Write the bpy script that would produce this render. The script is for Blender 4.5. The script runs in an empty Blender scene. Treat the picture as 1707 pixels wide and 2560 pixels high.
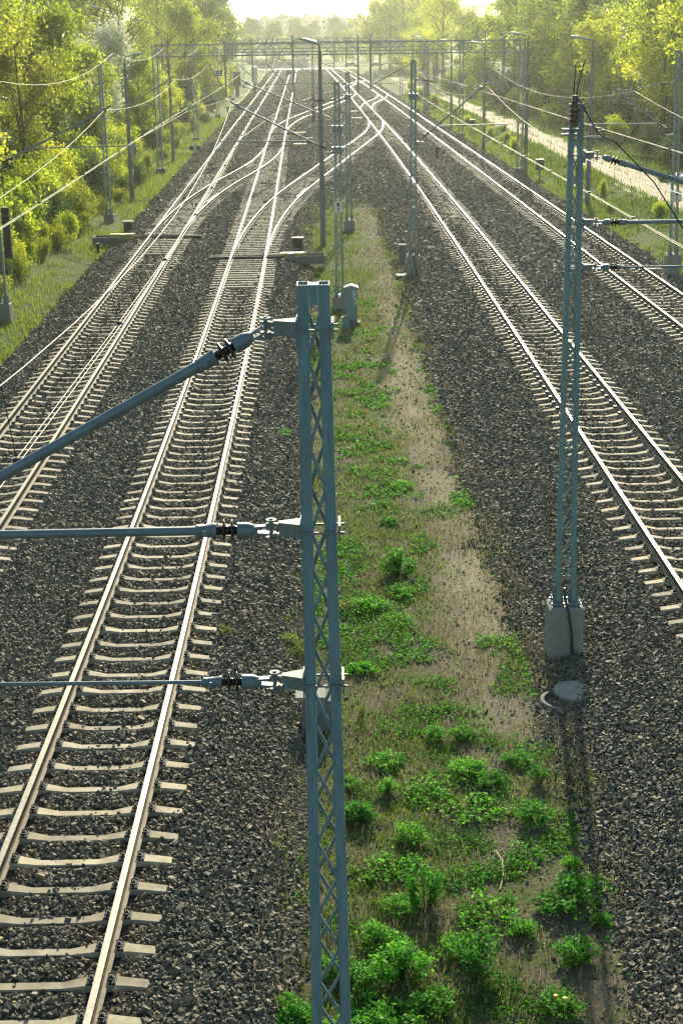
import bpy, math, random
import numpy as np
from mathutils import Vector, Matrix
R = math.radians
random.seed(7)
rng = np.random.default_rng(11)
scene = bpy.context.scene
col = scene.collection

# ------------------------------------------------------------------ helpers
def vnoise(x, y, seed=0):
    x = np.asarray(x, float); y = np.asarray(y, float)
    xi = np.floor(x).astype(np.int64); yi = np.floor(y).astype(np.int64)
    fx = x - xi; fy = y - yi
    fx = fx*fx*(3-2*fx); fy = fy*fy*(3-2*fy)
    def hsh(a, b):
        n = (a*374761393 + b*668265263 + seed*974711) & 0xffffffff
        n = ((n ^ (n >> 13))*1274126177) & 0xffffffff
        return ((n ^ (n >> 16)) & 0xffff)/65535.0
    return (hsh(xi, yi)*(1-fx)+hsh(xi+1, yi)*fx)*(1-fy)+(hsh(xi, yi+1)*(1-fx)+hsh(xi+1, yi+1)*fx)*fy

def fbm(x, y, seed=0):
    return .55*vnoise(x, y, seed)+.3*vnoise(x*2.1+7, y*2.1+3, seed+1)+.15*vnoise(x*4.3, y*4.3, seed+2)

def link(o, parent=None):
    col.objects.link(o)
    if parent is not None:
        o.parent = parent
    return o

def tag(o, label=None, cat=None, group=None, kind=None):
    if label: o['label'] = label
    if cat: o['category'] = cat
    if group: o['group'] = group
    if kind: o['kind'] = kind
    return o

def empty(name, loc=(0, 0, 0), rz=0.0):
    o = bpy.data.objects.new(name, None)
    o.empty_display_size = .3
    o.location = loc; o.rotation_euler = (0, 0, rz)
    col.objects.link(o)
    return o

def np_mesh(name, V, F, mats, mi=None, smooth=False, attrs=None):
    """V n x 3, F m x k (one polygon size)"""
    V = np.asarray(V, np.float32); F = np.asarray(F, np.int32)
    me = bpy.data.meshes.new(name)
    m, k = F.shape
    me.vertices.add(len(V)); me.vertices.foreach_set('co', V.ravel())
    me.loops.add(m*k); me.loops.foreach_set('vertex_index', F.ravel())
    me.polygons.add(m); me.polygons.foreach_set('loop_start', np.arange(0, m*k, k, dtype=np.int32))
    for a in (mats if isinstance(mats, (list, tuple)) else [mats]):
        me.materials.append(a)
    if mi is not None: me.polygons.foreach_set('material_index', np.asarray(mi, np.int32))
    me.polygons.foreach_set('use_smooth', np.full(m, smooth, dtype=bool))
    for an, (dom, arr) in (attrs or {}).items():
        at = me.attributes.new(an, 'FLOAT', dom); at.data.foreach_set('value', np.asarray(arr, np.float32))
    me.update(calc_edges=True); me.validate()
    return me

class MB:
    """collects simple shapes; build() links them as ONE mesh object"""
    def __init__(s): s.v = []; s.f = []; s.m = []; s.sm = []
    def add(s, V, F, mi=0, sm=False):
        b = len(s.v); s.v += [tuple(map(float, q)) for q in V]
        for q in F: s.f.append(tuple(b+i for i in q)); s.m.append(mi); s.sm.append(sm)
    def box(s, c, d, mi=0, rz=0, M=None, bev=0):
        x, y, z = d[0]/2, d[1]/2, d[2]/2
        P = [(-x, -y, -z), (x, -y, -z), (x, y, -z), (-x, y, -z), (-x, -y, z), (x, -y, z), (x, y, z), (-x, y, z)]
        cr, sr = math.cos(rz), math.sin(rz)
        Q = []
        for p in P:
            if M is not None: p = M @ Vector(p)
            Q.append((c[0]+p[0]*cr-p[1]*sr, c[1]+p[0]*sr+p[1]*cr, c[2]+p[2]))
        s.add(Q, [(0, 3, 2, 1), (4, 5, 6, 7), (0, 1, 5, 4), (1, 2, 6, 5), (2, 3, 7, 6), (3, 0, 4, 7)], mi)
    def frustum(s, z0, z1, d0, d1, mi=0, c=(0, 0)):
        P = []
        for z, d in ((z0, d0), (z1, d1)):
            for a, b in ((-1, -1), (1, -1), (1, 1), (-1, 1)): P.append((c[0]+a*d[0]/2, c[1]+b*d[1]/2, z))
        s.add(P, [(0, 3, 2, 1), (4, 5, 6, 7), (0, 1, 5, 4), (1, 2, 6, 5), (2, 3, 7, 6), (3, 0, 4, 7)], mi)
    def bar(s, p0, p1, w, h, mi=0, up=(0, 0, 1)):
        p0 = Vector(p0); p1 = Vector(p1); d = (p1-p0)
        if d.length < 1e-6: return
        d.normalize(); u = Vector(up)
        if abs(d.dot(u)) > .99: u = Vector((0, 1, 0))
        a = d.cross(u).normalized(); b = a.cross(d).normalized()
        P = []
        for q in (p0, p1):
            for i, j in ((-1, -1), (1, -1), (1, 1), (-1, 1)): P.append(q+a*(i*w/2)+b*(j*h/2))
        s.add(P, [(0, 3, 2, 1), (4, 5, 6, 7), (0, 1, 5, 4), (1, 2, 6, 5), (2, 3, 7, 6), (3, 0, 4, 7)], mi)
    def lathe(s, p0, d, prof, n=12, mi=0, sm=True):
        """prof: list of (along, radius) around axis d from p0"""
        p0 = Vector(p0); d = Vector(d).normalized(); u = Vector((0, 0, 1)) if abs(d.z) < .9 else Vector((1, 0, 0))
        a = d.cross(u).normalized(); b = d.cross(a)
        V = []
        for t, r in prof:
            for k in range(n):
                q = 2*math.pi*k/n
                V.append(p0+d*t+a*(r*math.cos(q))+b*(r*math.sin(q)))
        F = []
        for i in range(len(prof)-1):
            for k in range(n):
                F.append((i*n+k, i*n+(k+1) % n, (i+1)*n+(k+1) % n, (i+1)*n+k))
        s.add(V, F, mi, sm)
        L = len(prof)-1
        s.add([V[k] for k in range(n)], [tuple(range(n))], mi); s.add([V[L*n+k] for k in range(n)], [tuple(reversed(range(n)))], mi)
    def tube(s, pts, r, n=6, mi=0):
        """polyline tube, r number or list"""
        pts = [Vector(p) for p in pts]; N = len(pts)
        if N < 2: return
        rr = r if isinstance(r, (list, tuple)) else [r]*N
        V = []; prev = None
        for i, p in enumerate(pts):
            d = (pts[min(i+1, N-1)]-pts[max(i-1, 0)])
            d = d.normalized() if d.length > 1e-9 else Vector((0, 0, 1))
            if prev is None:
                u = Vector((0, 0, 1)) if abs(d.z) < .9 else Vector((1, 0, 0))
                a = d.cross(u).normalized()
            else:
                a = prev-d*prev.dot(d)
                a = a.normalized() if a.length > 1e-6 else d.orthogonal().normalized()
            prev = a; b = d.cross(a)
            for k in range(n):
                q = 2*math.pi*k/n
                V.append(p+a*(rr[i]*math.cos(q))+b*(rr[i]*math.sin(q)))
        F = []
        for i in range(N-1):
            for k in range(n): F.append((i*n+k, i*n+(k+1) % n, (i+1)*n+(k+1) % n, (i+1)*n+k))
        s.add(V, F, mi, True)
        s.add(V[:n], [tuple(range(n))], mi); s.add(V[-n:], [tuple(reversed(range(n)))], mi)
    def mesh(s, name, mats):
        me = bpy.data.meshes.new(name)
        me.from_pydata(s.v, [], s.f)
        for a in (mats if isinstance(mats, (list, tuple)) else [mats]): me.materials.append(a)
        me.polygons.foreach_set('material_index', s.m); me.polygons.foreach_set('use_smooth', s.sm)
        me.update()
        return me
    def build(s, name, mats, parent=None):
        o = bpy.data.objects.new(name, s.mesh(name, mats))
        return link(o, parent)

def inst(name, me, parent=None, loc=(0, 0, 0), rz=0, sc=1):
    o = bpy.data.objects.new(name, me)
    link(o, parent); o.location = loc; o.rotation_euler = (0, 0, rz)
    o.scale = (sc, sc, sc) if isinstance(sc, (int, float)) else sc
    return o

# ------------------------------------------------------------------ materials
def nodes(name):
    m = bpy.data.materials.new(name); m.use_nodes = True
    nt = m.node_tree; nt.nodes.clear()
    out = nt.nodes.new('ShaderNodeOutputMaterial')
    b = nt.nodes.new('ShaderNodeBsdfPrincipled')
    nt.links.new(b.outputs[0], out.inputs[0])
    return m, nt, b, out
def nd(nt, t, **kw):
    n = nt.nodes.new(t)
    for k, v in kw.items():
        if k.startswith('i_'): n.inputs[k[2:].replace('_', ' ')].default_value = v
        else: setattr(n, k, v)
    return n
def ramp(nt, fac, stops, interp='LINEAR'):
    r = nt.nodes.new('ShaderNodeValToRGB'); e = r.color_ramp; e.interpolation = interp
    while len(e.elements) > 1: e.elements.remove(e.elements[-1])
    for i, (p, c) in enumerate(stops):
        q = e.elements[0] if i == 0 else e.elements.new(p)
        q.position = p; q.color = (*c, 1)
    nt.links.new(fac, r.inputs[0])
    return r.outputs[0]
def coords(nt, scale=1.0, obj=False):
    t = nt.nodes.new('ShaderNodeTexCoord') if obj else nt.nodes.new('ShaderNodeNewGeometry')
    o = t.outputs['Object'] if obj else t.outputs['Position']
    return o
def noise(nt, vec, scale, detail=3, rough=.55, dist=0):
    n = nd(nt, 'ShaderNodeTexNoise'); n.inputs['Scale'].default_value = scale; n.inputs['Detail'].default_value = detail
    n.inputs['Roughness'].default_value = rough; n.inputs['Distortion'].default_value = dist
    nt.links.new(vec, n.inputs['Vector']); return n.outputs[0]
def mixc(nt, fac, a, b, mode='MIX'):
    n = nt.nodes.new('ShaderNodeMix'); n.data_type = 'RGBA'; n.blend_type = mode
    for s, v in ((n.inputs[0], fac), (n.inputs[6], a), (n.inputs[7], b)):
        if hasattr(v, 'is_output'): nt.links.new(v, s)
        elif isinstance(v, (int, float)): s.default_value = v
        else: s.default_value = (*v, 1)
    return n.outputs[2]
def bump(nt, b, h, strength=.5, dist=.02):
    n = nt.nodes.new('ShaderNodeBump'); n.inputs['Strength'].default_value = strength; n.inputs['Distance'].default_value = dist
    nt.links.new(h, n.inputs['Height']); nt.links.new(n.outputs[0], b.inputs['Normal'])
def plain(name, c, rough=.6, metal=0, var=.25, scale=6, obj=True, bmp=0, c2=None, spec=None):
    m, nt, b, _ = nodes(name)
    v = coords(nt, obj=obj); n = noise(nt, v, scale, 4)
    d = c2 or tuple(x*(1-var) for x in c)
    nt.links.new(ramp(nt, n, [(.3, d), (.7, c)]), b.inputs['Base Color'])
    b.inputs['Roughness'].default_value = rough; b.inputs['Metallic'].default_value = metal
    if spec is not None: b.inputs['Specular IOR Level'].default_value = spec
    if bmp: bump(nt, b, noise(nt, v, scale*6, 3), bmp, .01)
    return m

M = {}
def paint_mat(name, a, chip):
    m, nt, b, _ = nodes(name)
    v = coords(nt, obj=True); mp = nd(nt, 'ShaderNodeMapping'); mp.inputs['Scale'].default_value = (1, 1, .12); nt.links.new(v, mp.inputs[0])
    st = noise(nt, mp.outputs[0], 28, 4, .6); bl = noise(nt, v, 3, 4); sp = noise(nt, v, 75, 2)
    c = ramp(nt, st, [(.3, tuple(q*.72 for q in a)), (.55, a), (.8, tuple(min(1, q*1.25) for q in a))])
    c = mixc(nt, ramp(nt, bl, [(.45, (0, 0, 0)), (.75, (.35, .35, .35))]), c, (.2, .23, .21))
    c = mixc(nt, ramp(nt, sp, [(chip, (0, 0, 0)), (chip+.05, (1, 1, 1))]), c, (.1, .06, .035))
    nt.links.new(c, b.inputs['Base Color']); b.inputs['Roughness'].default_value = .55
    bump(nt, b, sp, .12, .004)
    return m
M['paint'] = paint_mat('mast_paint', (.18, .275, .29), .7)
M['paint_far'] = plain('mast_paint_hazed', (.24, .3, .3), .65, 0, .2, 3)  # paler than the near mast paint: distance haze put into the colour
M['galv'] = plain('galvanised_steel', (.25, .265, .25), .65, .2, .35, 30)
M['galv_dark'] = plain('weathered_galvanised', (.2, .25, .27), .5, .3, .25, 14)
M['dark_steel'] = plain('dark_steel', (.035, .04, .042), .55, .2, .3, 20)
M['insul'] = plain('brown_porcelain', (.028, .018, .016), .22, 0, .3, 20)
M['insul_red'] = plain('red_brown_porcelain', (.12, .035, .025), .25, 0, .3, 20)
M['concrete'] = plain('concrete', (.3, .285, .245), .85, 0, .25, 7, True, .35)
M['concrete_dk'] = plain('mossy_concrete', (.2, .2, .175), .9, 0, .35, 5, True, .35)
M['pole_conc'] = plain('spun_concrete', (.22, .225, .21), .8, 0, .2, 3)
M['wire'] = plain('copper_wire', (.42, .36, .27), .6, .2, .1, 3)
M['wire_dk'] = plain('black_cable', (.02, .022, .025), .5, 0, .2, 3)
M['lampshell'] = plain('lamp_shell', (.45, .46, .43), .4, .2, .1, 8)
M['yellow'] = plain('faded_yellow_paint', (.62, .42, .07), .5, 0, .3, 8)
M['cabinet'] = plain('grey_cabinet_paint', (.2, .29, .29), .5, 0, .15, 5)
M['white'] = plain('white_paint', (.72, .72, .66), .5, 0, .12, 6)
M['black'] = plain('black_paint', (.015, .016, .018), .5, 0, .2, 6)
M['signface'] = plain('sign_face', (.74, .73, .62), .5, 0, .08, 6)
M['blue'] = plain('blue_enamel', (.02, .16, .42), .4, 0, .1, 6)
M['cloth_dk'] = plain('dark_clothing', (.018, .02, .028), .85, 0, .3, 12)
M['skin'] = plain('skin', (.4, .24, .17), .6, 0, .1, 8)
M['bag_black'] = plain('black_bin_bag', (.012, .012, .014), .3, 0, .3, 12)
M['bag_white'] = plain('white_bin_bag', (.6, .62, .63), .4, 0, .15, 12)
M['bag_blue'] = plain('blue_bin_bag', (.05, .16, .36), .35, 0, .2, 12)
M['wood_tan'] = plain('weathered_lid', (.32, .24, .12), .7, 0, .3, 8)

# rails
def rail_mats():
    m, nt, b, _ = nodes('rail_head_steel')
    v = coords(nt)
    n = noise(nt, v, 22, 3)
    nt.links.new(ramp(nt, n, [(.3, (.17, .155, .13)), (.7, (.29, .27, .23))]), b.inputs['Base Color'])
    b.inputs['Metallic'].default_value = 1; b.inputs['Roughness'].default_value = .42
    m2, nt, b, _ = nodes('rail_rust')
    v = coords(nt); n = noise(nt, v, 9, 4)
    nt.links.new(ramp(nt, n, [(.3, (.2, .155, .105)), (.7, (.33, .27, .19))]), b.inputs['Base Color'])
    b.inputs['Roughness'].default_value = .75; b.inputs['Specular IOR Level'].default_value = .25
    m3, nt, b, _ = nodes('rail_web_rust_shaded')  # darker copy of the rust: shade on the web painted into its colour
    v = coords(nt); n = noise(nt, v, 9, 4)
    nt.links.new(ramp(nt, n, [(.3, (.06, .043, .03)), (.7, (.12, .085, .055))]), b.inputs['Base Color'])
    b.inputs['Roughness'].default_value = .85; b.inputs['Specular IOR Level'].default_value = .2
    return m, m2, m3
M['rail_top'], M['rail_side'], M['rail_web'] = rail_mats()
M['clip'] = plain('rail_clip', (.03, .03, .03), .6, .2, .3, 30)
# sleepers: concrete with blotches, per-object variation
def sleeper_mat(name, a, b_):
    m, nt, b, _ = nodes(name)
    v = coords(nt); n = noise(nt, v, 5, 5, .65)
    oi = nt.nodes.new('ShaderNodeObjectInfo')
    c = ramp(nt, n, [(.25, tuple(x*.6 for x in a)), (.5, a), (.75, b_)])
    mr = nd(nt, 'ShaderNodeMapRange'); nt.links.new(oi.outputs['Random'], mr.inputs[0]); mr.inputs[3].default_value = .66; mr.inputs[4].default_value = 1.12
    c = mixc(nt, 1.0, c, mr.outputs[0], 'MULTIPLY')
    c = mixc(nt, ramp(nt, noise(nt, v, 2.2, 4, .7), [(.52, (0, 0, 0)), (.72, (.75, .75, .75))]), c, (.15, .11, .075))
    nt.links.new(c, b.inputs['Base Color']); b.inputs['Roughness'].default_value = .85
    bump(nt, b, noise(nt, v, 60, 3), .25, .01)
    return m
M['sleeper'] = sleeper_mat('sleeper_concrete', (.48, .4, .27), (.62, .52, .37))
M['bearer'] = sleeper_mat('bearer_concrete', (.44, .37, .25), (.56, .47, .33))

def ballast_mat():
    m, nt, b, _ = nodes('ballast_bed')
    v = coords(nt)
    vo = nd(nt, 'ShaderNodeTexVoronoi'); vo.inputs['Scale'].default_value = 17; nt.links.new(v, vo.inputs['Vector'])
    sep = nd(nt, 'ShaderNodeSeparateColor'); nt.links.new(vo.outputs['Color'], sep.inputs[0])
    c = ramp(nt, sep.outputs[0], [(0, (.02, .025, .024)), (.5, (.045, .049, .043)), (.8, (.08, .075, .06)), (1, (.17, .145, .1))])  # dark bed tones: shade among the loose stones put into the colour
    big = noise(nt, v, .35, 4)
    c2 = mixc(nt, ramp(nt, big, [(.45, (0, 0, 0)), (.7, (1, 1, 1))]), c, (.085, .066, .045), 'MIX')
    mx = mixc(nt, .45, c, c2)
    nt.links.new(mx, b.inputs['Base Color']); b.inputs['Roughness'].default_value = .95; b.inputs['Specular IOR Level'].default_value = .05
    inv = nd(nt, 'ShaderNodeMath', operation='SUBTRACT'); inv.inputs[0].default_value = 1; nt.links.new(vo.outputs['Distance'], inv.inputs[1])
    bump(nt, b, inv.outputs[0], 1.0, .06)
    return m
M['ballast'] = ballast_mat()
def stone_mat():
    m, nt, b, _ = nodes('ballast_stone')
    at = nd(nt, 'ShaderNodeAttribute', attribute_name='tone')
    c = ramp(nt, at.outputs['Fac'], [(0, (.032, .036, .028)), (.35, (.1, .1, .074)), (.6, (.195, .17, .115)), (.88, (.32, .25, .15)), (1, (.46, .38, .25))])
    v = coords(nt); big = noise(nt, v, .4, 3)
    c = mixc(nt, ramp(nt, big, [(.5, (0, 0, 0)), (.75, (.5, .5, .5))]), c, (.22, .15, .095))
    ra = nd(nt, 'ShaderNodeAttribute', attribute_name='rust'); hf = nd(nt, 'ShaderNodeMath', operation='MULTIPLY'); nt.links.new(ra.outputs['Fac'], hf.inputs[0]); hf.inputs[1].default_value = .6
    c = mixc(nt, hf.outputs[0], c, mixc(nt, 1.0, c, (1.25, .8, .5), 'MULTIPLY'))
    nt.links.new(c, b.inputs['Base Color']); b.inputs['Roughness'].default_value = .8
    return m
M['stone'] = stone_mat()
def soil_mat():
    m, nt, b, _ = nodes('soil_and_turf')
    v = coords(nt)
    g = nd(nt, 'ShaderNodeAttribute', attribute_name='green'); w = nd(nt, 'ShaderNodeAttribute', attribute_name='worn')
    n1 = noise(nt, v, 1.7, 6, .65); n2 = noise(nt, v, 14, 4, .6)
    soil = ramp(nt, n2, [(.25, (.075, .062, .045)), (.5, (.15, .125, .085)), (.8, (.25, .205, .14))])
    green = ramp(nt, n2, [(.2, (.03, .055, .014)), (.55, (.075, .12, .022)), (.85, (.16, .18, .045))])
    ad = nd(nt, 'ShaderNodeMath', operation='ADD'); nt.links.new(g.outputs['Fac'], ad.inputs[0])
    sb = nd(nt, 'ShaderNodeMath', operation='SUBTRACT'); nt.links.new(n1, sb.inputs[0]); sb.inputs[1].default_value = .5
    ml = nd(nt, 'ShaderNodeMath', operation='MULTIPLY'); nt.links.new(sb.outputs[0], ml.inputs[0]); ml.inputs[1].default_value = 2.4
    nt.links.new(ml.outputs[0], ad.inputs[1])
    f = ramp(nt, ad.outputs[0], [(.3, (0, 0, 0)), (.7, (1, 1, 1))])
    c = mixc(nt, f, soil, green)
    wr = ramp(nt, n2, [(.25, (.24, .2, .13)), (.7, (.45, .38, .26))])
    c = mixc(nt, w.outputs['Fac'], c, wr)
    ga = nd(nt, 'ShaderNodeAttribute', attribute_name='grav'); c = mixc(nt, ga.outputs['Fac'], c, ramp(nt, n2, [(.3, (.025, .026, .023)), (.7, (.07, .065, .05))]))
    nt.links.new(c, b.inputs['Base Color']); b.inputs['Roughness'].default_value = .95; b.inputs['Specular IOR Level'].default_value = .1
    bump(nt, b, noise(nt, v, 30, 5, .7), .8, .04)
    return m
M['soil'] = soil_mat()
def path_mat():
    m, nt, b, _ = nodes('dry_dirt')
    v = coords(nt); n = noise(nt, v, 1.3, 6, .6); n2 = noise(nt, v, 20, 3)
    c = ramp(nt, n, [(.3, (.3, .235, .155)), (.55, (.45, .37, .25)), (.8, (.55, .46, .32))])
    c = mixc(nt, .25, c, ramp(nt, n2, [(.3, (.2, .17, .12)), (.7, (.6, .5, .36))]))
    nt.links.new(c, b.inputs['Base Color']); b.inputs['Roughness'].default_value = .95
    bump(nt, b, n2, .4, .03)
    return m
M['path'] = path_mat()
def leaf_mat(name, lo, hi, trans=.5, hue=.03, val=.3):
    m, nt, b, out = nodes(name)
    at = nd(nt, 'ShaderNodeAttribute', attribute_name='tone')
    oi = nt.nodes.new('ShaderNodeObjectInfo')
    c = ramp(nt, at.outputs['Fac'], [(0, lo), (1, hi)])
    hs = nt.nodes.new('ShaderNodeHueSaturation')
    mr = nd(nt, 'ShaderNodeMapRange'); nt.links.new(oi.outputs['Random'], mr.inputs[0]); mr.inputs[3].default_value = .5-hue*.15; mr.inputs[4].default_value = .5+hue
    nt.links.new(mr.outputs[0], hs.inputs['Hue'])
    mr2 = nd(nt, 'ShaderNodeMapRange'); nt.links.new(oi.outputs['Random'], mr2.inputs[0]); mr2.inputs[3].default_value = 1+val; mr2.inputs[4].default_value = 1-val
    nt.links.new(mr2.outputs[0], hs.inputs['Value'])
    nt.links.new(c, hs.inputs['Color'])
    nt.links.new(hs.outputs[0], b.inputs['Base Color']); b.inputs['Roughness'].default_value = .6; b.inputs['Specular IOR Level'].default_value = .25
    t = nt.nodes.new('ShaderNodeBsdfTranslucent'); nt.links.new(hs.outputs[0], t.inputs[0])
    mx = nt.nodes.new('ShaderNodeMixShader'); mx.inputs[0].default_value = trans
    nt.links.new(b.outputs[0], mx.inputs[1]); nt.links.new(t.outputs[0], mx.inputs[2]); nt.links.new(mx.outputs[0], out.inputs[0])
    return m
M['leaf_y'] = leaf_mat('young_yellow_leaf', (.17, .23, .015), (.72, .7, .045), .74)
M['leaf_g'] = leaf_mat('spring_green_leaf', (.08, .155, .015), (.54, .6, .04), .72)
M['leaf_o'] = leaf_mat('olive_bud_leaf', (.09, .12, .022), (.54, .53, .05), .68)
M['leaf_d'] = leaf_mat('dull_green_leaf', (.04, .085, .025), (.16, .23, .05), .45)
M['leaf_w'] = leaf_mat('white_blossom', (.4, .42, .28), (.75, .75, .6), .4, .01, .1)
M['weed'] = leaf_mat('weed_leaf', (.03, .13, .012), (.2, .5, .04), .52, .02, .3)
M['weed_y'] = leaf_mat('pale_weed_leaf', (.12, .2, .02), (.32, .4, .06), .45, .02, .2)
M['grass'] = leaf_mat('grass_blade', (.05, .13, .012), (.33, .4, .06), .45, .0, .0)
M['straw'] = leaf_mat('dry_straw', (.16, .12, .06), (.42, .34, .19), .3, 0, 0)
M['flower'] = plain('dandelion_yellow', (.8, .55, .02), .6, 0, .1, 8)
M['bark'] = plain('bark', (.09, .075, .055), .9, 0, .4, 8)
M['bark_pale'] = plain('pale_bark', (.2, .19, .15), .9, 0, .35, 6)

# ------------------------------------------------------------------ alignment of the four tracks (metres, Y away from the footbridge)
TC = {'T1': [-0.31456, 2.3827, -7.1192, 10.574, -8.0435, -1.2237, -7.2868],
      'T2': [-0.7894, 5.7803, -16.639, 23.835, -17.622, 2.0985, -3.3996],
      'T3': [0.98005, -6.465, 15.943, -17.763, 7.4189, -3.0589, 6.9221],
      'T4': [0.51663, -3.3701, 8.137, -9.1899, 4.6068, -4.7912, 12.905]}
YMAX = 438.0
def T(t, Y):
    Y = np.asarray(Y, float); c = TC[t]
    y = np.clip(Y, 4, YMAX)
    v = np.polyval(c, y/200); s = np.polyval(np.polyder(np.array(c)), y/200)/200
    return v+s*(Y-y)
XO = {'C1': ('T1', 'T2', 72, 136, .5), 'C2': ('T2', 'T3', 62, 176, .3), 'C3': ('T3', 'T4', 193, 252, .5),
      'C4': ('T2', 'T3', 148, 262, .3), 'C5': ('T3', 'T4', 276, 336, .5)}
def XC(c, Y):
    a, b, y0, y1, q = XO[c]
    t = np.clip((np.asarray(Y, float)-y0)/(y1-y0), 0, 1); m = 1/(1-q)
    fr = np.where(t < q, m*t*t/(2*q), np.where(t < 1-q, m*(t-q/2), 1-m*(1-t)**2/(2*q)))
    return T(a, Y)*(1-fr)+T(b, Y)*fr

def grav_mid(x, Y):
    g = np.clip((Y-88-6*vnoise(x*.7, Y*.2, 77))/10, 0, 1)
    for c in ('C2', 'C4'):
        a, b, y0, y1, q = XO[c]
        g = np.maximum(g, np.clip(1-(np.abs(x-XC(c, Y))-1.7)/.9, 0, 1)*((Y > y0) & (Y < y1)))
    return g
# ground height
def zt(x, Y):
    x = np.asarray(x, float); Y = np.asarray(Y, float)
    a = x-T('T1', Y); b = x-T('T2', Y); c = x-T('T3', Y); d = x-T('T4', Y)
    left = np.interp(a, [-400, -60, -24, -11, -7.5, -4.9, -2.9, -1.75, 0], [6, 5, 3.4, 2.5, .9, -.4, -.45, -.06, -.06])
    m1 = np.interp(b, [0, 1.65, 2.8], [-.06, -.06, -.45])
    m2 = np.interp(c, [-3.75, -1.75, 0], [-.45, -.06, -.06])
    mid = np.maximum(m1, m2)
    mid = np.maximum(mid, -.45+.37*grav_mid(x, Y))
    right = np.interp(d, [0, 1.65, 2.65, 3.3, 5.6, 9.4, 12, 30, 400], [-.06, -.06, -.4, -.3, .5, .5, .75, 1.8, 4])
    z = np.where(a < 0, left, np.where(b < 0, -.07, np.where(c < 0, mid, np.where(d < 0, -.07-.05*np.sin(np.clip((c)/np.maximum(c-d, .1), 0, 1)*math.pi), right))))
    far = np.clip((Y-440)/120, 0, 1)
    z = z*(1-far)+(.2)*far
    return z+(fbm(x*.35, Y*.35, 5)-.5)*.12*((a < -4.6) | (d > 2.7) | ((b > 2.6) & (c < -3.6)))
def z1(x, Y): return float(zt(np.array([x]), np.array([Y]))[0])

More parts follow.
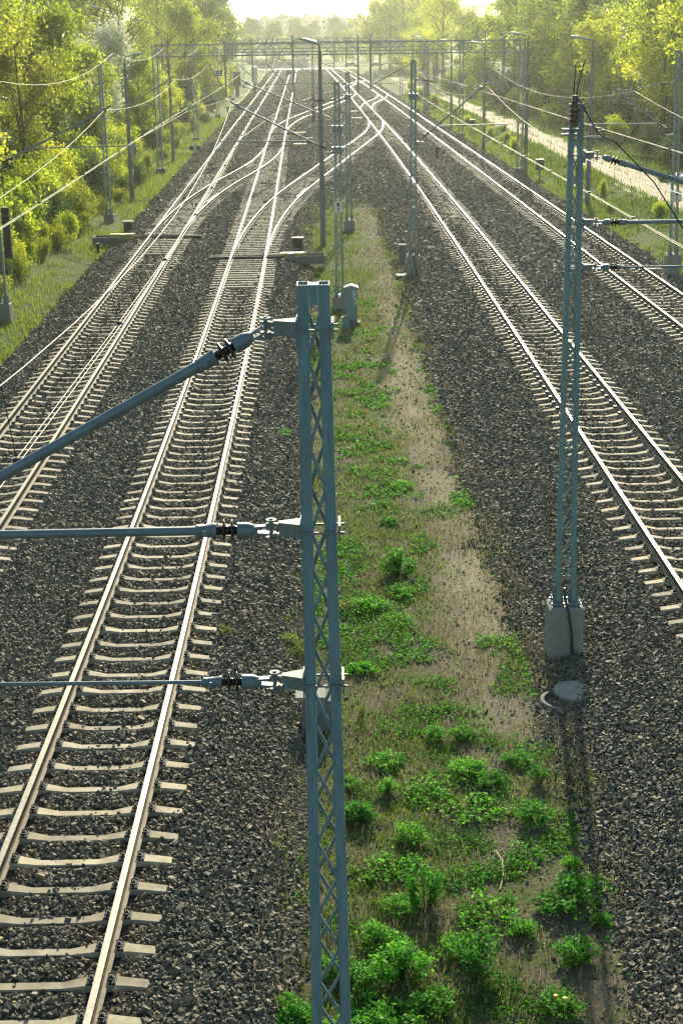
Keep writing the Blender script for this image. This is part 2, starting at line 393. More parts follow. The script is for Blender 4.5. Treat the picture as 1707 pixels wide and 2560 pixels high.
# ------------------------------------------------------------------ ground sheets
def build_ground():
    rows = np.concatenate([np.arange(-14, 60, .5), np.arange(60, 200, 2), np.arange(200, 480, 7), np.arange(480, 900, 30), np.array([900, 1000, 1200, 1500, 2000, 3000])])
    cols = []
    for o in (-700, -300, -150, -90, -60, -42, -32, -26, -22, -19, -16.5, -14.5, -13, -12, -11, -10, -9.2, -8.4, -7.5, -6.7, -6, -5.4, -4.9, -4.4, -3.9, -3.4, -2.9): cols.append(('T1', o, 'g'))
    for o in (-2.5, -2.1, -1.75, -1.2, -.6, 0, .6, 1.2, 1.7): cols.append(('T1', o, 'bl'))
    for o in (-1.2, -.6, 0, .6, 1.2, 1.65, 2.1, 2.45): cols.append(('T2', o, 'bl'))
    cols.append(('T2', 2.8, 'bl'))
    for o in (3.1, 3.5, 3.9, 4.3, 4.7, 5.1, 5.5): cols.append(('T2', o, 'g'))
    for o in (-4.5, -4.1, -3.75): cols.append(('T3', o, 'g'))
    for o in (-3.3, -2.8, -2.3, -1.75, -1.2, -.6, 0, .6, 1.2, 1.7, 2.3): cols.append(('T3', o, 'br'))
    for o in (-2.3, -1.7, -1.2, -.6, 0, .6, 1.2, 1.65, 2.15, 2.65): cols.append(('T4', o, 'br'))
    for o in (3.0, 3.4, 3.9, 4.5, 5.1, 5.6, 6.0): cols.append(('T4', o, 'g'))
    for o in (6.6, 7.3, 8.0, 8.7, 9.3): cols.append(('T4', o, 'p'))
    for o in (9.8, 10.5, 11.3, 12, 13.5, 15.5, 18, 22, 28, 36, 50, 75, 120, 250, 700): cols.append(('T4', o, 'g'))
    nr, nc = len(rows), len(cols)
    X = np.zeros((nr, nc))
    for j, (t, o, k) in enumerate(cols):
        X[:, j] = T(t, rows)+o
        if (t, o) in (('T1', -2.9), ('T2', 2.8), ('T3', -3.75), ('T4', 2.65), ('T4', 6.0), ('T4', 9.3)):
            am = .22 if o not in (6.0, 9.3) else .5
            X[:, j] += (vnoise(rows*.9, rows*0+j, 3)-.5)*am+(vnoise(rows*.25, rows*0+j, 4)-.5)*am
    # keep columns ordered
    X = np.maximum.accumulate(X, axis=1)
    Y = np.repeat(rows[:, None], nc, 1)
    Z = zt(X, Y)
    a = X-T('T1', Y); b = X-T('T2', Y); c = X-T('T3', Y); d = X-T('T4', Y)
    green = np.full(X.shape, .85)
    strip = (b > 2.4) & (c < -3.2)
    gs = .27+.2*np.clip((Y-42)/15, 0, 1)+.25*np.exp(-((b-4.0)/1.2)**2)-.12*np.exp(-((c+4.4)/.5)**2)+.08*(Y < 20)
    green[strip] = gs[strip]
    green[(a > -5.2) & (a < 0)] = .72
    green[(d > 2.4) & (d < 6)] = .8
    worn = np.zeros(X.shape)
    wp = np.exp(-((c+4.4+.2*np.sin(Y*.17))/.52)**2)*np.clip((Y-17)/6, 0, 1)*np.clip((64-Y)/22, 0, 1)*(.25+.75*vnoise(X*1.3, Y*.5, 71))
    worn[strip] = wp[strip]
    worn[(d > 9) & (d < 10.2)] = .25
    grav = np.zeros(X.shape); grav[strip] = grav_mid(X, Y)[strip]
    V = np.stack([X, Y, Z], -1).reshape(-1, 3)
    idx = np.arange(nr*nc).reshape(nr, nc)
    F = np.stack([idx[:-1, :-1], idx[:-1, 1:], idx[1:, 1:], idx[1:, :-1]], -1)
    kind = []
    for j in range(nc-1):
        k0, k1 = cols[j][2], cols[j+1][2]
        kind.append(k1 if k1 in ('bl', 'br', 'p') else (k0 if False else 'g'))
    kind = np.array(kind)
    # the ballast stops where the level crossing road begins
    def emit(name, sel, mat, rowsel, dz=0):
        f = F[rowsel][:, sel].reshape(-1, 4)
        u, inv = np.unique(f, return_inverse=True)
        me = np_mesh(name, V[u]+np.array([0, 0, dz]), inv.reshape(f.shape), mat, None, True, {'green': ('POINT', green.ravel()[u]), 'worn': ('POINT', worn.ravel()[u]), 'grav': ('POINT', grav.ravel()[u])})
        o = link(bpy.data.objects.new(name, me)); o['kind'] = 'structure'
        return o
    near = rows[:-1] < 440
    allr = np.ones(nr-1, bool)
    emit('ground', kind == 'g', M['soil'], allr)
    for nm, kk in (('ballast_bed', 'bl'), ('ballast_bed', 'br')):
        emit(nm, kind == kk, M['ballast'], near)
        emit('ground', kind == kk, M['soil'], ~near)
    emit('dirt_path', kind == 'p', M['path'], rows[:-1] < 330)
    emit('ground', kind == 'p', M['soil'], rows[:-1] >= 330)
build_ground()

# ------------------------------------------------------------------ rails and sleepers
PROF = [(-.036, .172), (.036, .172), (.037, .15), (.034, .135), (.011, .12), (.010, .04), (.03, .026), (.075, .014), (.075, 0), (-.075, 0), (-.075, .014), (-.03, .026), (-.010, .04), (-.011, .12), (-.034, .135), (-.037, .15)]
def path_pts(fx, y0, y1):
    ys = [y0]
    while ys[-1] < y1:
        st = 1.2 if ys[-1] < 60 else (2.0 if ys[-1] < 200 else 4)
        ys.append(min(ys[-1]+st, y1))
    ys = np.array(ys); x = fx(ys)
    s = np.gradient(x, ys); n = np.hypot(1, s)
    return ys, x, 1/n, -s/n          # normal (right) = (1,-s)/n
def rail_mesh(name, fx, y0, y1, off, lift=0, clips=None):
    ys, x, nx, ny = path_pts(fx, y0, y1)
    k = len(PROF); n = len(ys)
    V = np.zeros((n, k, 3))
    for j, (u, w) in enumerate(PROF):
        V[:, j, 0] = x+nx*(off+u); V[:, j, 1] = ys+ny*(off+u); V[:, j, 2] = w+lift
    idx = np.arange(n*k).reshape(n, k)
    F = []; mi = []
    for j in range(k):
        j2 = (j+1) % k
        F.append(np.stack([idx[:-1, j], idx[1:, j], idx[1:, j2], idx[:-1, j2]], -1)); mi.append(np.full(n-1, 0 if j == 0 else (1 if j in (6, 7, 10, 11) else 3)))  # foot faces take the lit rust, web faces the painted-shade copy
    V = V.reshape(-1, 3); F = np.concatenate(F); mi = np.concatenate(mi)
    if clips is not None and len(clips):
        cx = fx(clips); s = (fx(clips+.1)-cx)/.1
        B = np.array([(-1, -1, 0), (1, -1, 0), (1, 1, 0), (-1, 1, 0), (-1, -1, 1), (1, -1, 1), (1, 1, 1), (-1, 1, 1)], float)
        BF = np.array([(0, 3, 2, 1), (4, 5, 6, 7), (0, 1, 5, 4), (1, 2, 6, 5), (2, 3, 7, 6), (3, 0, 4, 7)])
        for sd in (-1, 1):
            P = B*np.array([.05, .055, .06]); base = len(V)
            W = np.zeros((len(clips), 8, 3))
            W[:, :, 0] = (cx+off+sd*.105)[:, None]+P[None, :, 0]; W[:, :, 1] = (clips-s*off)[:, None]+P[None, :, 1]; W[:, :, 2] = P[None, :, 2]+lift+.004
            V = np.concatenate([V, W.reshape(-1, 3)])
            F = np.concatenate([F, (BF[None]+base+8*np.arange(len(clips))[:, None, None]).reshape(-1, 4)]); mi = np.concatenate([mi, np.full(6*len(clips), 2)])
    return np_mesh(name, V, F, [M['rail_top'], M['rail_side'], M['clip'], M['rail_web']], mi, False)

def sleeper_geo(clips=True, flat=False, L=2.5, detail=True):
    """monobloc concrete sleeper along x, top of the rail seat at z=0"""
    st = [(-L/2, -.06, .078), (-L/2+.02, -.045, .086), (-.97, -.01, .092), (-.9, -.002, .1), (-.6, -.002, .1), (-.34, -.05, .075), (.34, -.05, .075), (.6, -.002, .1), (.9, -.002, .1), (.97, -.01, .092), (L/2-.02, -.045, .086), (L/2, -.06, .078)]
    if flat: st = [(-L/2, -.004, .1), (L/2, -.004, .1)]
    V = []; F = []; mi = []
    for x, z, w in st:
        V += [(x, -w-.05, -.2), (x, -w, z-.02), (x, -w+.018, z), (x, w-.018, z), (x, w, z-.02), (x, w+.05, -.2)]
    n = len(st)
    for i in range(n-1):
        for j in range(5):
            F.append((i*6+j, (i+1)*6+j, (i+1)*6+j+1, i*6+j+1)); mi.append(0)
    F = [tuple(reversed(f)) for f in F]
    for e in (0, n-1):
        F.append((e*6, e*6+1, e*6+4, e*6+5) if e == 0 else (e*6+5, e*6+4, e*6+1, e*6)); mi.append(0)
        F.append((e*6+1, e*6+2, e*6+3, e*6+4) if e == 0 else (e*6+4, e*6+3, e*6+2, e*6+1)); mi.append(0)
    mb = MB(); mb.v = V; mb.f = F; mb.m = mi; mb.sm = [False]*len(F)
    if clips:
        for cx in (-.7535, .7535):
            for sd in (-1, 1):
                clip_geo(mb, cx+sd*.105, 1, detail)
    return mb
def clip_geo(mb, x, mi, detail=True):
    if not detail:
        mb.box((x, 0, .025), (.08, .12, .055), mi); return
    mb.box((x, 0, .008), (.10, .15, .018), mi)
    mb.lathe((x, 0, .015), (0, 0, 1), [(0, .02), (.03, .02), (.03, .012), (.055, .012)], 8, mi)
    for sy in (-1, 1):
        pts = [(x-.03, sy*.02, .02), (x-.035, sy*.05, .045), (x, sy*.066, .055), (x+.03, sy*.055, .045), (x+.035, sy*.03, .025)]
        mb.tube(pts, .008, 5, mi)
sleeper_me = sleeper_geo(False).mesh('sleeper', [M['sleeper'], M['clip']])
sleeper_clip_me = sleeper_geo(True, detail=False).mesh('sleeper', [M['sleeper'], M['clip']])
bearer_me = sleeper_geo(False, True, 1.0).mesh('sleeper', [M['bearer'], M['clip']])
cm = MB(); clip_geo(cm, 0, 0, True); clip_me = cm.mesh('rail_clip', [M['clip']])

track_lab = {'T1': 'leftmost railway track on concrete sleepers, beside the grassy left bank', 'T2': 'bright railed track on concrete sleepers beneath the nearest mast\'s cantilever tubes',
             'T3': 'railway track just right of the weedy strip and the tall right-hand mast', 'T4': 'outermost right railway track beside the grass bank and dirt path'}
root = {}
for t in ('T1', 'T2', 'T3', 'T4'):
    root[t] = tag(empty('railway_track', (float(T(t, 12)), 12, 0)), track_lab[t], 'railway track')
xo_lab = {'C1': 'crossover track joining the two left tracks, its switch beside the left yellow point machine', 'C2': 'long diagonal crossover rising from the second track across the middle to the third track',
          'C3': 'short crossover between the two right tracks behind the tall right mast', 'C4': 'farther diagonal crossover from second to third track, beyond the grey lamp pole', 'C5': 'farthest crossover between the two right tracks, under the distant gantries'}
for c in XO:
    root[c] = tag(empty('crossover_track', (float(XC(c, XO[c][2])), XO[c][2], 0)), xo_lab[c], 'crossover track')
def put(o, r):
    """parent keeping world placement (the roots are unrotated)"""
    o.parent = r; o.location = Vector(o.location)-Vector(r.location); return o
spacing = .602
near_s = {t: [] for t in root}; far_s = {t: [] for t in root}
Yk = np.arange(11.2, 330, spacing)
for y in Yk:
    cs = [(float(T(t, y)), t) for t in ('T1', 'T2', 'T3', 'T4')]
    for c in XO:
        if XO[c][2]+2 < y < XO[c][3]-2: cs.append((float(XC(c, y)), c))
    cs.sort(); groups = [[cs[0]]]
    for q in cs[1:]:
        if q[0]-groups[-1][-1][0] < 2.65: groups[-1].append(q)
        else: groups.append([q])
    for g in groups:
        xs = [q[0] for q in g]; cc = [q[1] for q in g if q[1][0] == 'C']
        own = cc[0] if cc else g[0][1]
        s = float(T('T2', y+1)-T('T2', y))
        if len(g) == 1 and own[0] == 'T':
            # plain sleepers, but flat bearers just before a switch
            fl = any(abs(y-XO[c][2]-1) < 6 and XO[c][0] == own for c in XO)
            it = ('b', xs[0], 2.5) if fl else ('s', xs[0], 2.5)
        else:
            it = ('b', (min(xs)+max(xs))/2, max(xs)-min(xs)+2.5)
        hw = it[2]/2
        halfw = 853/3657*(y*.951+3)
        vis = it[1]+hw > -halfw-1 and it[1]-hw < halfw+1
        if not vis: continue
        rz = -math.atan(s)+random.gauss(0, .006)
        (near_s if len(near_s[own]) < 100 else far_s)[own].append((y+random.gauss(0, .018), rz, *it))
for own in root:
    r = root[own]; first = True
    for (y, rz, k, x, L) in near_s[own]:
        dist_ok = y < 36 and k == 's'
        if k == 's': o = inst('sleeper', sleeper_me if dist_ok else sleeper_clip_me, None, (x, y, random.gauss(0, .004)), rz)
        else: o = inst('sleeper', bearer_me, None, (x, y, 0), rz, (L, 1, 1))
        put(o, r)
        if dist_ok and own in ('T2', 'T3'):
            for cx in (-.7535, .7535):
                for sd in (-1, 1):
                    q = inst('rail_clip', clip_me, o, (cx+sd*.105, 0, 0), 0 if sd > 0 else math.pi)
    if far_s[own]:
        mb = MB()
        for (y, rz, k, x, L) in far_s[own]:
            z0 = -.035 if k == 's' else -.004
            mb.frustum(-.2, z0, (L, .26), (L, .17), 0, (x, y))
        o = mb.build('sleepers', [M['bearer']]); put(o, r); o['kind'] = 'stuff'
for t in ('T1', 'T2', 'T3', 'T4'):
    yb = {'T1': 24, 'T2': 8, 'T3': 20, 'T4': 44}[t]
    clipy = np.array([v[0] for v in near_s[t]+far_s[t] if v[0] > 34 or v[2] == 'b'])
    cl2 = np.array([y for y in Yk if 66 < y < 178]) if t in ('T2', 'T3', 'T1') else np.array([y for y in Yk if 60 < y < 178])
    for off in (-.7535, .7535):
        o = link(bpy.data.objects.new('rail', rail_mesh('rail', lambda Y, t=t: T(t, Y), yb, YMAX, off, 0, cl2))); put(o, root[t])
for c in XO:
    y0, y1 = XO[c][2], XO[c][3]
    cl = np.array([y for y in Yk if y0+8 < y < y1-6])
    for off in (-.7535, .7535):
        o = link(bpy.data.objects.new('rail', rail_mesh('rail', lambda Y, c=c: XC(c, Y), y0+1.5, y1-1.5, off, .0025, cl))); put(o, root[c])
    # check rails
    for f0 in ((.24, .36), (.62, .74)) if c in ('C1', 'C2', 'C4') else ((.3, .42),):
        ya, yb2 = y0+(y1-y0)*f0[0], y0+(y1-y0)*f0[0]+5
        o = link(bpy.data.objects.new('check_rail', rail_mesh('check_rail', lambda Y, c=c: XC(c, Y), ya, yb2, .62 if f0[0] < .5 else -.62, .012))); put(o, root[c])

# ------------------------------------------------------------------ loose ballast stones (stuff)
def stones_mesh(name, X, Y, Z, size, rust):
    n = len(X)
    B = np.array([(-1, -1, -1), (1, -1, -1), (1, 1, -1), (-1, 1, -1), (-1, -1, 1), (1, -1, 1), (1, 1, 1), (-1, 1, 1)], float)*.5
    P = B[None]*(1+rng.uniform(-.4, .15, (n, 8, 3)))
    P[:, 4:, :2] *= rng.uniform(.45, .85, (n, 1, 1))
    P *= (size[:, None]*rng.uniform(.75, 1.3, (n, 3))*np.array([1.15, .95, .8]))[:, None, :]
    # random rotation
    q = rng.normal(size=(n, 4)); q[:, 3] += .4; q /= np.linalg.norm(q, axis=1)[:, None]
    x, y, z, w = q.T
    Rm = np.stack([np.stack([1-2*(y*y+z*z), 2*(x*y-z*w), 2*(x*z+y*w)], -1), np.stack([2*(x*y+z*w), 1-2*(x*x+z*z), 2*(y*z-x*w)], -1), np.stack([2*(x*z-y*w), 2*(y*z+x*w), 1-2*(x*x+y*y)], -1)], 1)
    P = np.einsum('nij,nkj->nki', Rm, P)
    P += np.stack([X, Y, Z], -1)[:, None, :]
    BF = np.array([(0, 3, 2, 1), (4, 5, 6, 7), (0, 1, 5, 4), (1, 2, 6, 5), (2, 3, 7, 6), (3, 0, 4, 7)])
    F = (BF[None]+8*np.arange(n)[:, None, None]).reshape(-1, 4)
    tone = np.repeat(np.clip(rng.beta(2.0, 2.2, n), 0, 1), 6)
    me = np_mesh(name, P.reshape(-1, 3), F, M['stone'], None, False, {'tone': ('FACE', tone), 'rust': ('FACE', np.repeat(rust, 6))})
    o = link(bpy.data.objects.new(name, me)); o['kind'] = 'stuff'
    return o
def frustum_pts(dens, y0, y1):
    """random ground points inside the widened field of view"""
    out = []
    for ya in np.arange(y0, y1, 1.0):
        hw = 853/3657*(ya*.951+4.2)+1.5
        n = rng.poisson(dens(ya)*2*hw)
        out.append(np.stack([rng.uniform(-hw, hw, n), rng.uniform(ya, ya+1, n)], -1))
    return np.concatenate(out)
def scatter_stones():
    P = frustum_pts(lambda y: 980*min(1, (20/y)**1.4), 10.5, 438)
    x, y = P.T
    a = x-T('T1', y); b = x-T('T2', y); c = x-T('T3', y); d = x-T('T4', y)
    jit = (fbm(x*1.3, y*1.3, 9)-.5)*1.3
    inL = (a > -2.9+jit*.5) & (b < 2.8+jit); inR = (c > -3.8+jit) & (d < 2.7+jit*.5)
    keep = inL | inR
    sparse = (b > 2.4) & (c < -3.2) & ~keep
    gm = (b > 2.4) & (c < -3.2) & (rng.random(len(x)) < grav_mid(x, y)); keep |= gm
    keep |= sparse & (rng.random(len(x)) < np.where(c > -3.95, .3, .05))
    # clear of the sleepers' tops and rails
    for t in ('T1', 'T2', 'T3', 'T4'):
        o = x-T(t, y)
        ph = ((y-11.2+spacing/2) % spacing)-spacing/2
        on = (np.abs(o) < 1.25) & (np.abs(ph) < .125)
        keep &= ~(on & (rng.random(len(x)) > .06)) & ~(np.abs(np.abs(o)-.7535) < .13)
    x, y, = x[keep], y[keep]
    dT = np.min([np.abs(x-T(t, y)) for t in TC], axis=0)
    gmk = gm[keep]
    size = rng.lognormal(math.log(.037), .3, len(x))*np.clip(y/22, 1, 15)**.6
    strip = ((x-T('T2', y)) > 2.8) & ((x-T('T3', y)) < -3.8)
    size[strip & ~gmk] *= .6
    z = zt(x, y)+rng.uniform(-.01, .022, len(x))
    rd = np.min([np.abs(np.abs(x-T(t, y))-.7535) for t in TC], axis=0)
    o = stones_mesh('ballast_gravel', x, y, z, size, np.clip(np.exp(-(rd/.35)**2)*rng.uniform(.2, 1.0, len(x))+.25*(fbm(x*.5, y*.25, 61)-.5), 0, 1))
scatter_stones()

# ------------------------------------------------------------------ lattice masts
def lattice_mast(x, y, top, w0, w1, zb, label, lean=(0, 0), plinth_h=.85, pl=(.56, .5), pitch=.27, leg=.07, depth=.14, paint='paint', base=True, group=None, cable=False, capped=False):
    """two hollow legs with zigzag lacing on both faces, on a concrete plinth; zb = plinth bottom, top = z of the mast head"""
    r = tag(empty('lattice_mast', (x, y, zb)), label, 'catenary mast', group)
    zp = zb+plinth_h
    H = top-zp
    L = lambda t: (lean[0]*t, lean[1]*t, zp-zb+H*t)
    for sd in (-1, 1):
        mb = MB(); n = 5
        # hollow rectangular tube, open at the head
        for (dx, dy, sx, sy) in ((-1, 0, .006, depth), (1, 0, .006, depth), (0, -1, leg-.012, .006), (0, 1, leg-.012, .006)):
            ps = []
            for t in (0, 1):
                cx, cy, cz = L(t); w = (w0*(1-t)+w1*t)/2
                qx = cx+sd*(w-leg/2)+dx*(leg/2-.003); qy = cy+dy*(depth/2-.003)
                for i, j in ((-1, -1), (1, -1), (1, 1), (-1, 1)): ps.append((qx+i*sx/2, qy+j*sy/2, cz))
            mb.add(ps, [(0, 3, 2, 1), (4, 5, 6, 7), (0, 1, 5, 4), (1, 2, 6, 5), (2, 3, 7, 6), (3, 0, 4, 7)], 0)
        mb.build('leg', [M[paint]], r)
    for fy, s0, nm in ((-1, 1, 'lacing'), (1, -1, 'lacing')):
        mb = MB(); z = H-.17; s = s0; pts = []
        while z > .1:
            t = z/H; cx, cy, cz = L(t); w = (w0*(1-t)+w1*t)/2-leg
            pts.append(Vector((cx+s*(w+.012), cy+fy*(depth/2-.022), cz))); s = -s; z -= pitch
        for p, q in zip(pts, pts[1:]):
            d = (q-p); e = d.normalized()*.035
            mb.bar(p+e*0, q, .02, .014, 0, (0, 1, 0))
            mb.bar(q-Vector((0, 0, .03)), q+Vector((0, 0, .03)), .03, .016, 0, (0, 1, 0))
        mb.build(nm, [M[paint]], r)
    # head plate
    mb = MB(); cx, cy, cz = L(1)
    mb.box((cx, cy-depth/2+.01, cz-.06), (w1-2*leg-.004, .012, .12)); mb.box((cx, cy, cz-.008), (w1-2*leg-.004, depth*.9, .008))
    mb.build('head_plate', [M[paint]], r)
    if base:
        mb = MB()
        for sd in (-1, 1):
            for e in (-1, 1):
                px = sd*(w0/2-leg/2)
                mb.box((px+e*(leg/2+.028), -.02, plinth_h+.12), (.05, .012, .22))
                mb.add([(px+e*(leg/2+.003), -.026, plinth_h+.23), (px+e*(leg/2+.053), -.026, plinth_h+.23), (px+e*(leg/2+.003), -.026, plinth_h+.33), (px+e*(leg/2+.003), -.012, plinth_h+.23), (px+e*(leg/2+.053), -.012, plinth_h+.23), (px+e*(leg/2+.003), -.012, plinth_h+.33)],
                       [(0, 1, 2), (3, 5, 4), (0, 3, 4, 1), (1, 4, 5, 2), (2, 5, 3, 0)])
            mb.box((sd*(w0/2-leg/2), 0, plinth_h+.022), (.17, .3, .02))
        for e in (-1, 1):
            mb.box((0, e*.13, plinth_h+.045), (w0+.16, .05, .024))
            for sd in (-1, 1): mb.lathe((sd*(w0/2+.05), e*.13, plinth_h), (0, 0, 1), [(0, .012), (.1, .012)], 6)
        mb.build('base_frame', [M['galv_dark']], r)
    mb = MB(); a, b = pl
    mb.frustum(-.6, plinth_h-.035, (a*1.03, b*1.03), (a, b)); mb.frustum(plinth_h-.035, plinth_h, (a, b), (a-.07, b-.07))
    mb.build('plinth', [M['concrete']], r)
    if cable:
        mb = MB(); mb.tube([(-.03, -.09, plinth_h+.3), (-.02, -.12, plinth_h+.12), (.02, -b/2-.03, plinth_h-.06), (.08, -b/2-.035, plinth_h*.5), (.1, -b/2-.03, .1), (.11, -b/2-.02, -.3)], .022, 8)
        mb.build('earth_cable', [M['wire_dk']], r)
    return r

def arm_tube(mast, p, tip, rt, wd=.2, plate=.11, sc=1.0, mat='galv_dark', far=False):
    """bracket, hinge, insulator and tube of one cantilever arm; p = point on the mast's side face, tip = tube end (world)"""
    o = Vector(mast.location); p = Vector(p)-o; tip = Vector(tip)-o
    sgn = 1 if tip.x > p.x else -1
    hx = Vector((sgn, 0, 0))
    h = p+hx*(.19*sc)              # hinge pin
    d = (tip-h).normalized()
    mb = MB()
    # gusset plates (top and bottom), upright face plate, clamp band round the mast
    A = [Vector((0, -.075*sc, 0)), Vector((0, .075*sc, 0)), hx*.145*sc+Vector((0, .02*sc, 0)), hx*.145*sc+Vector((0, -.02*sc, 0))]
    for (za, zb_) in ((.04, .05), (-.04, -.03)):
        W_ = [p+v+Vector((0, 0, zb_*sc)) for v in A]+[p+v+Vector((0, 0, za*sc)) for v in A]
        mb.add(W_, [(0, 1, 2, 3), (7, 6, 5, 4), (0, 4, 5, 1), (1, 5, 6, 2), (2, 6, 7, 3), (3, 7, 4, 0)] if sgn < 0 else [(3, 2, 1, 0), (4, 5, 6, 7), (1, 5, 4, 0), (2, 6, 5, 1), (3, 7, 6, 2), (0, 4, 7, 3)])
    for sy in (-1, 1):   # side webs between the plates
        a_, b_ = p+Vector((0, sy*.068*sc, .005)), p+hx*.14*sc+Vector((0, sy*.016*sc, .005)); mb.bar(a_, b_, .008, .072*sc)
    mb.box(p+hx*.004+Vector((0, 0, -.02*sc)), (.008, .17*sc, .17*sc))
    for dy in (-.086, .086): mb.bar(p+hx*.02+Vector((0, dy, -.0)), p-hx*(wd+.045)+Vector((0, dy, -.0)), .014, .014)
    mb.box(p-hx*(wd+.012), (.014, .2, .1))
    mb.box(h-hx*.045*sc+Vector((0, 0, .03*sc)), (.1*sc, .034*sc, .02)); mb.box(h-hx*.045*sc-Vector((0, 0, .035*sc)), (.1*sc, .034*sc, .02))
    for dz in (.055, .03, -.03, -.06): mb.lathe(h+Vector((0, 0, dz*sc)), (0, 0, 1), [(0, .034*sc), (.012*sc, .034*sc)], 12)
    mb.lathe(h+Vector((0, 0, -.07*sc)), (0, 0, 1), [(0, .012*sc), (.145*sc, .012*sc)], 8)
    br = mb.build('arm_bracket', [M['galv']], mast)
    tb = MB()
    s0 = .05*sc; c1 = .21*sc; i1 = .34*sc; k1 = .47*sc
    e0 = h+d*s0
    # fork and end fitting
    tb.bar(h+d*.02+Vector((0, 0, .024*sc)), h+d*(.11*sc)+Vector((0, 0, .018*sc)), .05*sc, .014*sc); tb.bar(h+d*.02-Vector((0, 0, .024*sc)), h+d*(.11*sc)-Vector((0, 0, .018*sc)), .05*sc, .014*sc)
    tb.lathe(h, d, [(.085*sc, .022*sc), (.12*sc, .04*sc), (.14*sc, .048*sc), (c1, .05*sc)], 14)
    tb.lathe(h, d, [(i1, .046*sc if rt > .02 else .04*sc), (i1+.015*sc, .05*sc if rt > .02 else .042*sc), (i1+.03*sc, .045*sc if rt > .02 else .036*sc), (k1-.02*sc, max(rt+.008, .03*sc)), (k1-.015*sc, max(rt+.012, .034*sc)), (k1, rt+.004)], 14)
    L = (tip-h).length
    tb.lathe(h, d, [(k1-.01, rt), (L, rt)], 14)
    tb.lathe(h+d*(k1-.06*sc)+Vector((0, -rt-.02, 0)), (0, -1, 0), [(0, .02*sc), (.014, .02*sc)], 6)
    t = tb.build('cantilever_tube', [M[mat]], mast)
    ib = MB(); ra = .029*sc if rt > .02 else .025*sc
    sh = (.24*sc, .29*sc)
    prof = [(c1-.005, ra)]
    for q in sh: prof += [(q-.006*sc, ra), (q, .068*sc), (q+.007*sc, .068*sc), (q+.011*sc, ra)]
    prof += [(i1+.005, ra)]
    ib.lathe(h, d, prof, 16)
    i = ib.build('insulator', [M['insul']], t)
    return t

def strut_cantilever(mast, xm, y, tx, zlo, zhi, zstay, zreg, paint='galv_dark', sc=1.25):
    """strut from the mast up to the messenger wire, top stay, registration tube with drop arm (a far mast); x in world"""
    o = Vector(mast.location); sg = 1 if tx > xm else -1
    W = lambda x, z: Vector((x, y, z))-o
    lo = W(xm, zlo); hi = W(tx-sg*.25, zhi); over = W(tx, zhi+.17)
    d = (hi-lo).normalized(); L = (hi-lo).length
    mb = MB(); mb.box(lo+Vector((0, 0, 0)), (.12, .2, .1)); mb.bar(lo, lo+Vector((sg*.3, 0, 0)), .04, .05); mb.box(W(xm, zstay), (.1, .2, .08)); mb.build('arm_bracket', [M['galv_dark']], mast)
    mb = MB(); mb.tube([lo+d*.75, hi, over], .034, 8); mb.box(hi, (.14, .1, .16)); st = mb.build('strut', [M[paint]], mast)
    def ins(a, dirv, par, r=.03):
        ib = MB(); prof = [(0, r)]
        for q in (.12, .2, .28): prof += [(q-.008, r), (q, .075), (q+.01, .075), (q+.016, r)]
        prof += [(.42, r)]; ib.lathe(a, dirv, prof, 10); ib.build('insulator', [M['insul']], par)
    ins(lo+d*.3, d, st)
    sa = W(xm, zstay); sd = (hi-sa).normalized()
    mb = MB(); mb.tube([sa, sa+sd*.25], .012, 6); mb.tube([sa+sd*.65, hi], .012, 6); sy = mb.build('top_stay', [M['galv_dark']], mast); ins(sa+sd*.24, sd, sy, .02)
    # registration tube + drop bracket + steady arm
    k = (zreg-zlo)/(zhi-zlo); r0 = lo+(hi-lo)*k; r1 = W(tx+sg*.9, zreg+.03)
    mb = MB(); mb.tube([r0, r1], .022, 8); mb.bar(W(tx+sg*.75, zreg), W(tx+sg*.7, zreg-.3), .03, .1)
    mb.tube([W(tx+sg*.7, zreg-.28), W(tx+sg*.3, zreg-.2), W(tx, zreg-.42)], .014, 6)
    mb.build('registration_arm', [M['galv_dark']], mast)

MST = {}
# nearest mast (its foot is below the picture)
m = lattice_mast(-.115, 8.6, 7.966, .305, .192, -.42, 'nearest grey-blue lattice mast with three tubes reaching left, head cut square', lean=(-.03, 0), pitch=.272, pl=(.56, .5)); MST['M0'] = m
xl = -.242
arm_tube(m, (xl, 8.6, 7.70), (-3.05, 8.6, 6.285), .034, wd=.195)
arm_tube(m, (xl-.004, 8.6, 6.44), (-3.4, 8.6, 6.43), .028, wd=.22)
arm_tube(m, (xl-.012, 8.6, 5.41), (-3.9, 8.6, 5.43), .0135, wd=.235)
# tall right mast
m = lattice_mast(3.60, 22.1, 8.35, .318, .2, -.42, 'tall lattice mast at the right standing on a pale concrete plinth with black cable', lean=(-.085, 0), plinth_h=.95, pitch=.27, cable=True); MST['R1'] = m
arm_tube(m, (3.655, 22.1, 7.61), (6.9, 22.1, 6.65), .036, wd=.205)
arm_tube(m, (3.672, 22.1, 6.63), (7.2, 22.1, 6.62), .03, wd=.225)
arm_tube(m, (3.685, 22.1, 5.96), (7.6, 22.1, 5.95), .016, wd=.24)
o3 = Vector(m.location)
mb = MB(); P = Vector((3.475, 22.1, 7.92))-o3
prof = [(0, .05), (.03, .05)]
for q in (.06, .13, .2, .27): prof += [(q, .055), (q+.015, .085), (q+.03, .085), (q+.045, .055)]
prof += [(.36, .05), (.38, .04), (.43, .04)]
mb.lathe(P+Vector((0, -.12, .12)), (0, 0, 1), prof, 14)
ins = mb.build('post_insulator', [M['insul_red']], m)
mb = MB(); mb.box(P+Vector((-.03, -.1, .07)), (.28, .2, .03)); mb.box(P+Vector((-.05, -.1, .0)), (.26, .22, .02)); mb.bar(P+Vector((.1, -.1, -.05)), P+Vector((.5, -.12, -.06)), .03, .03)
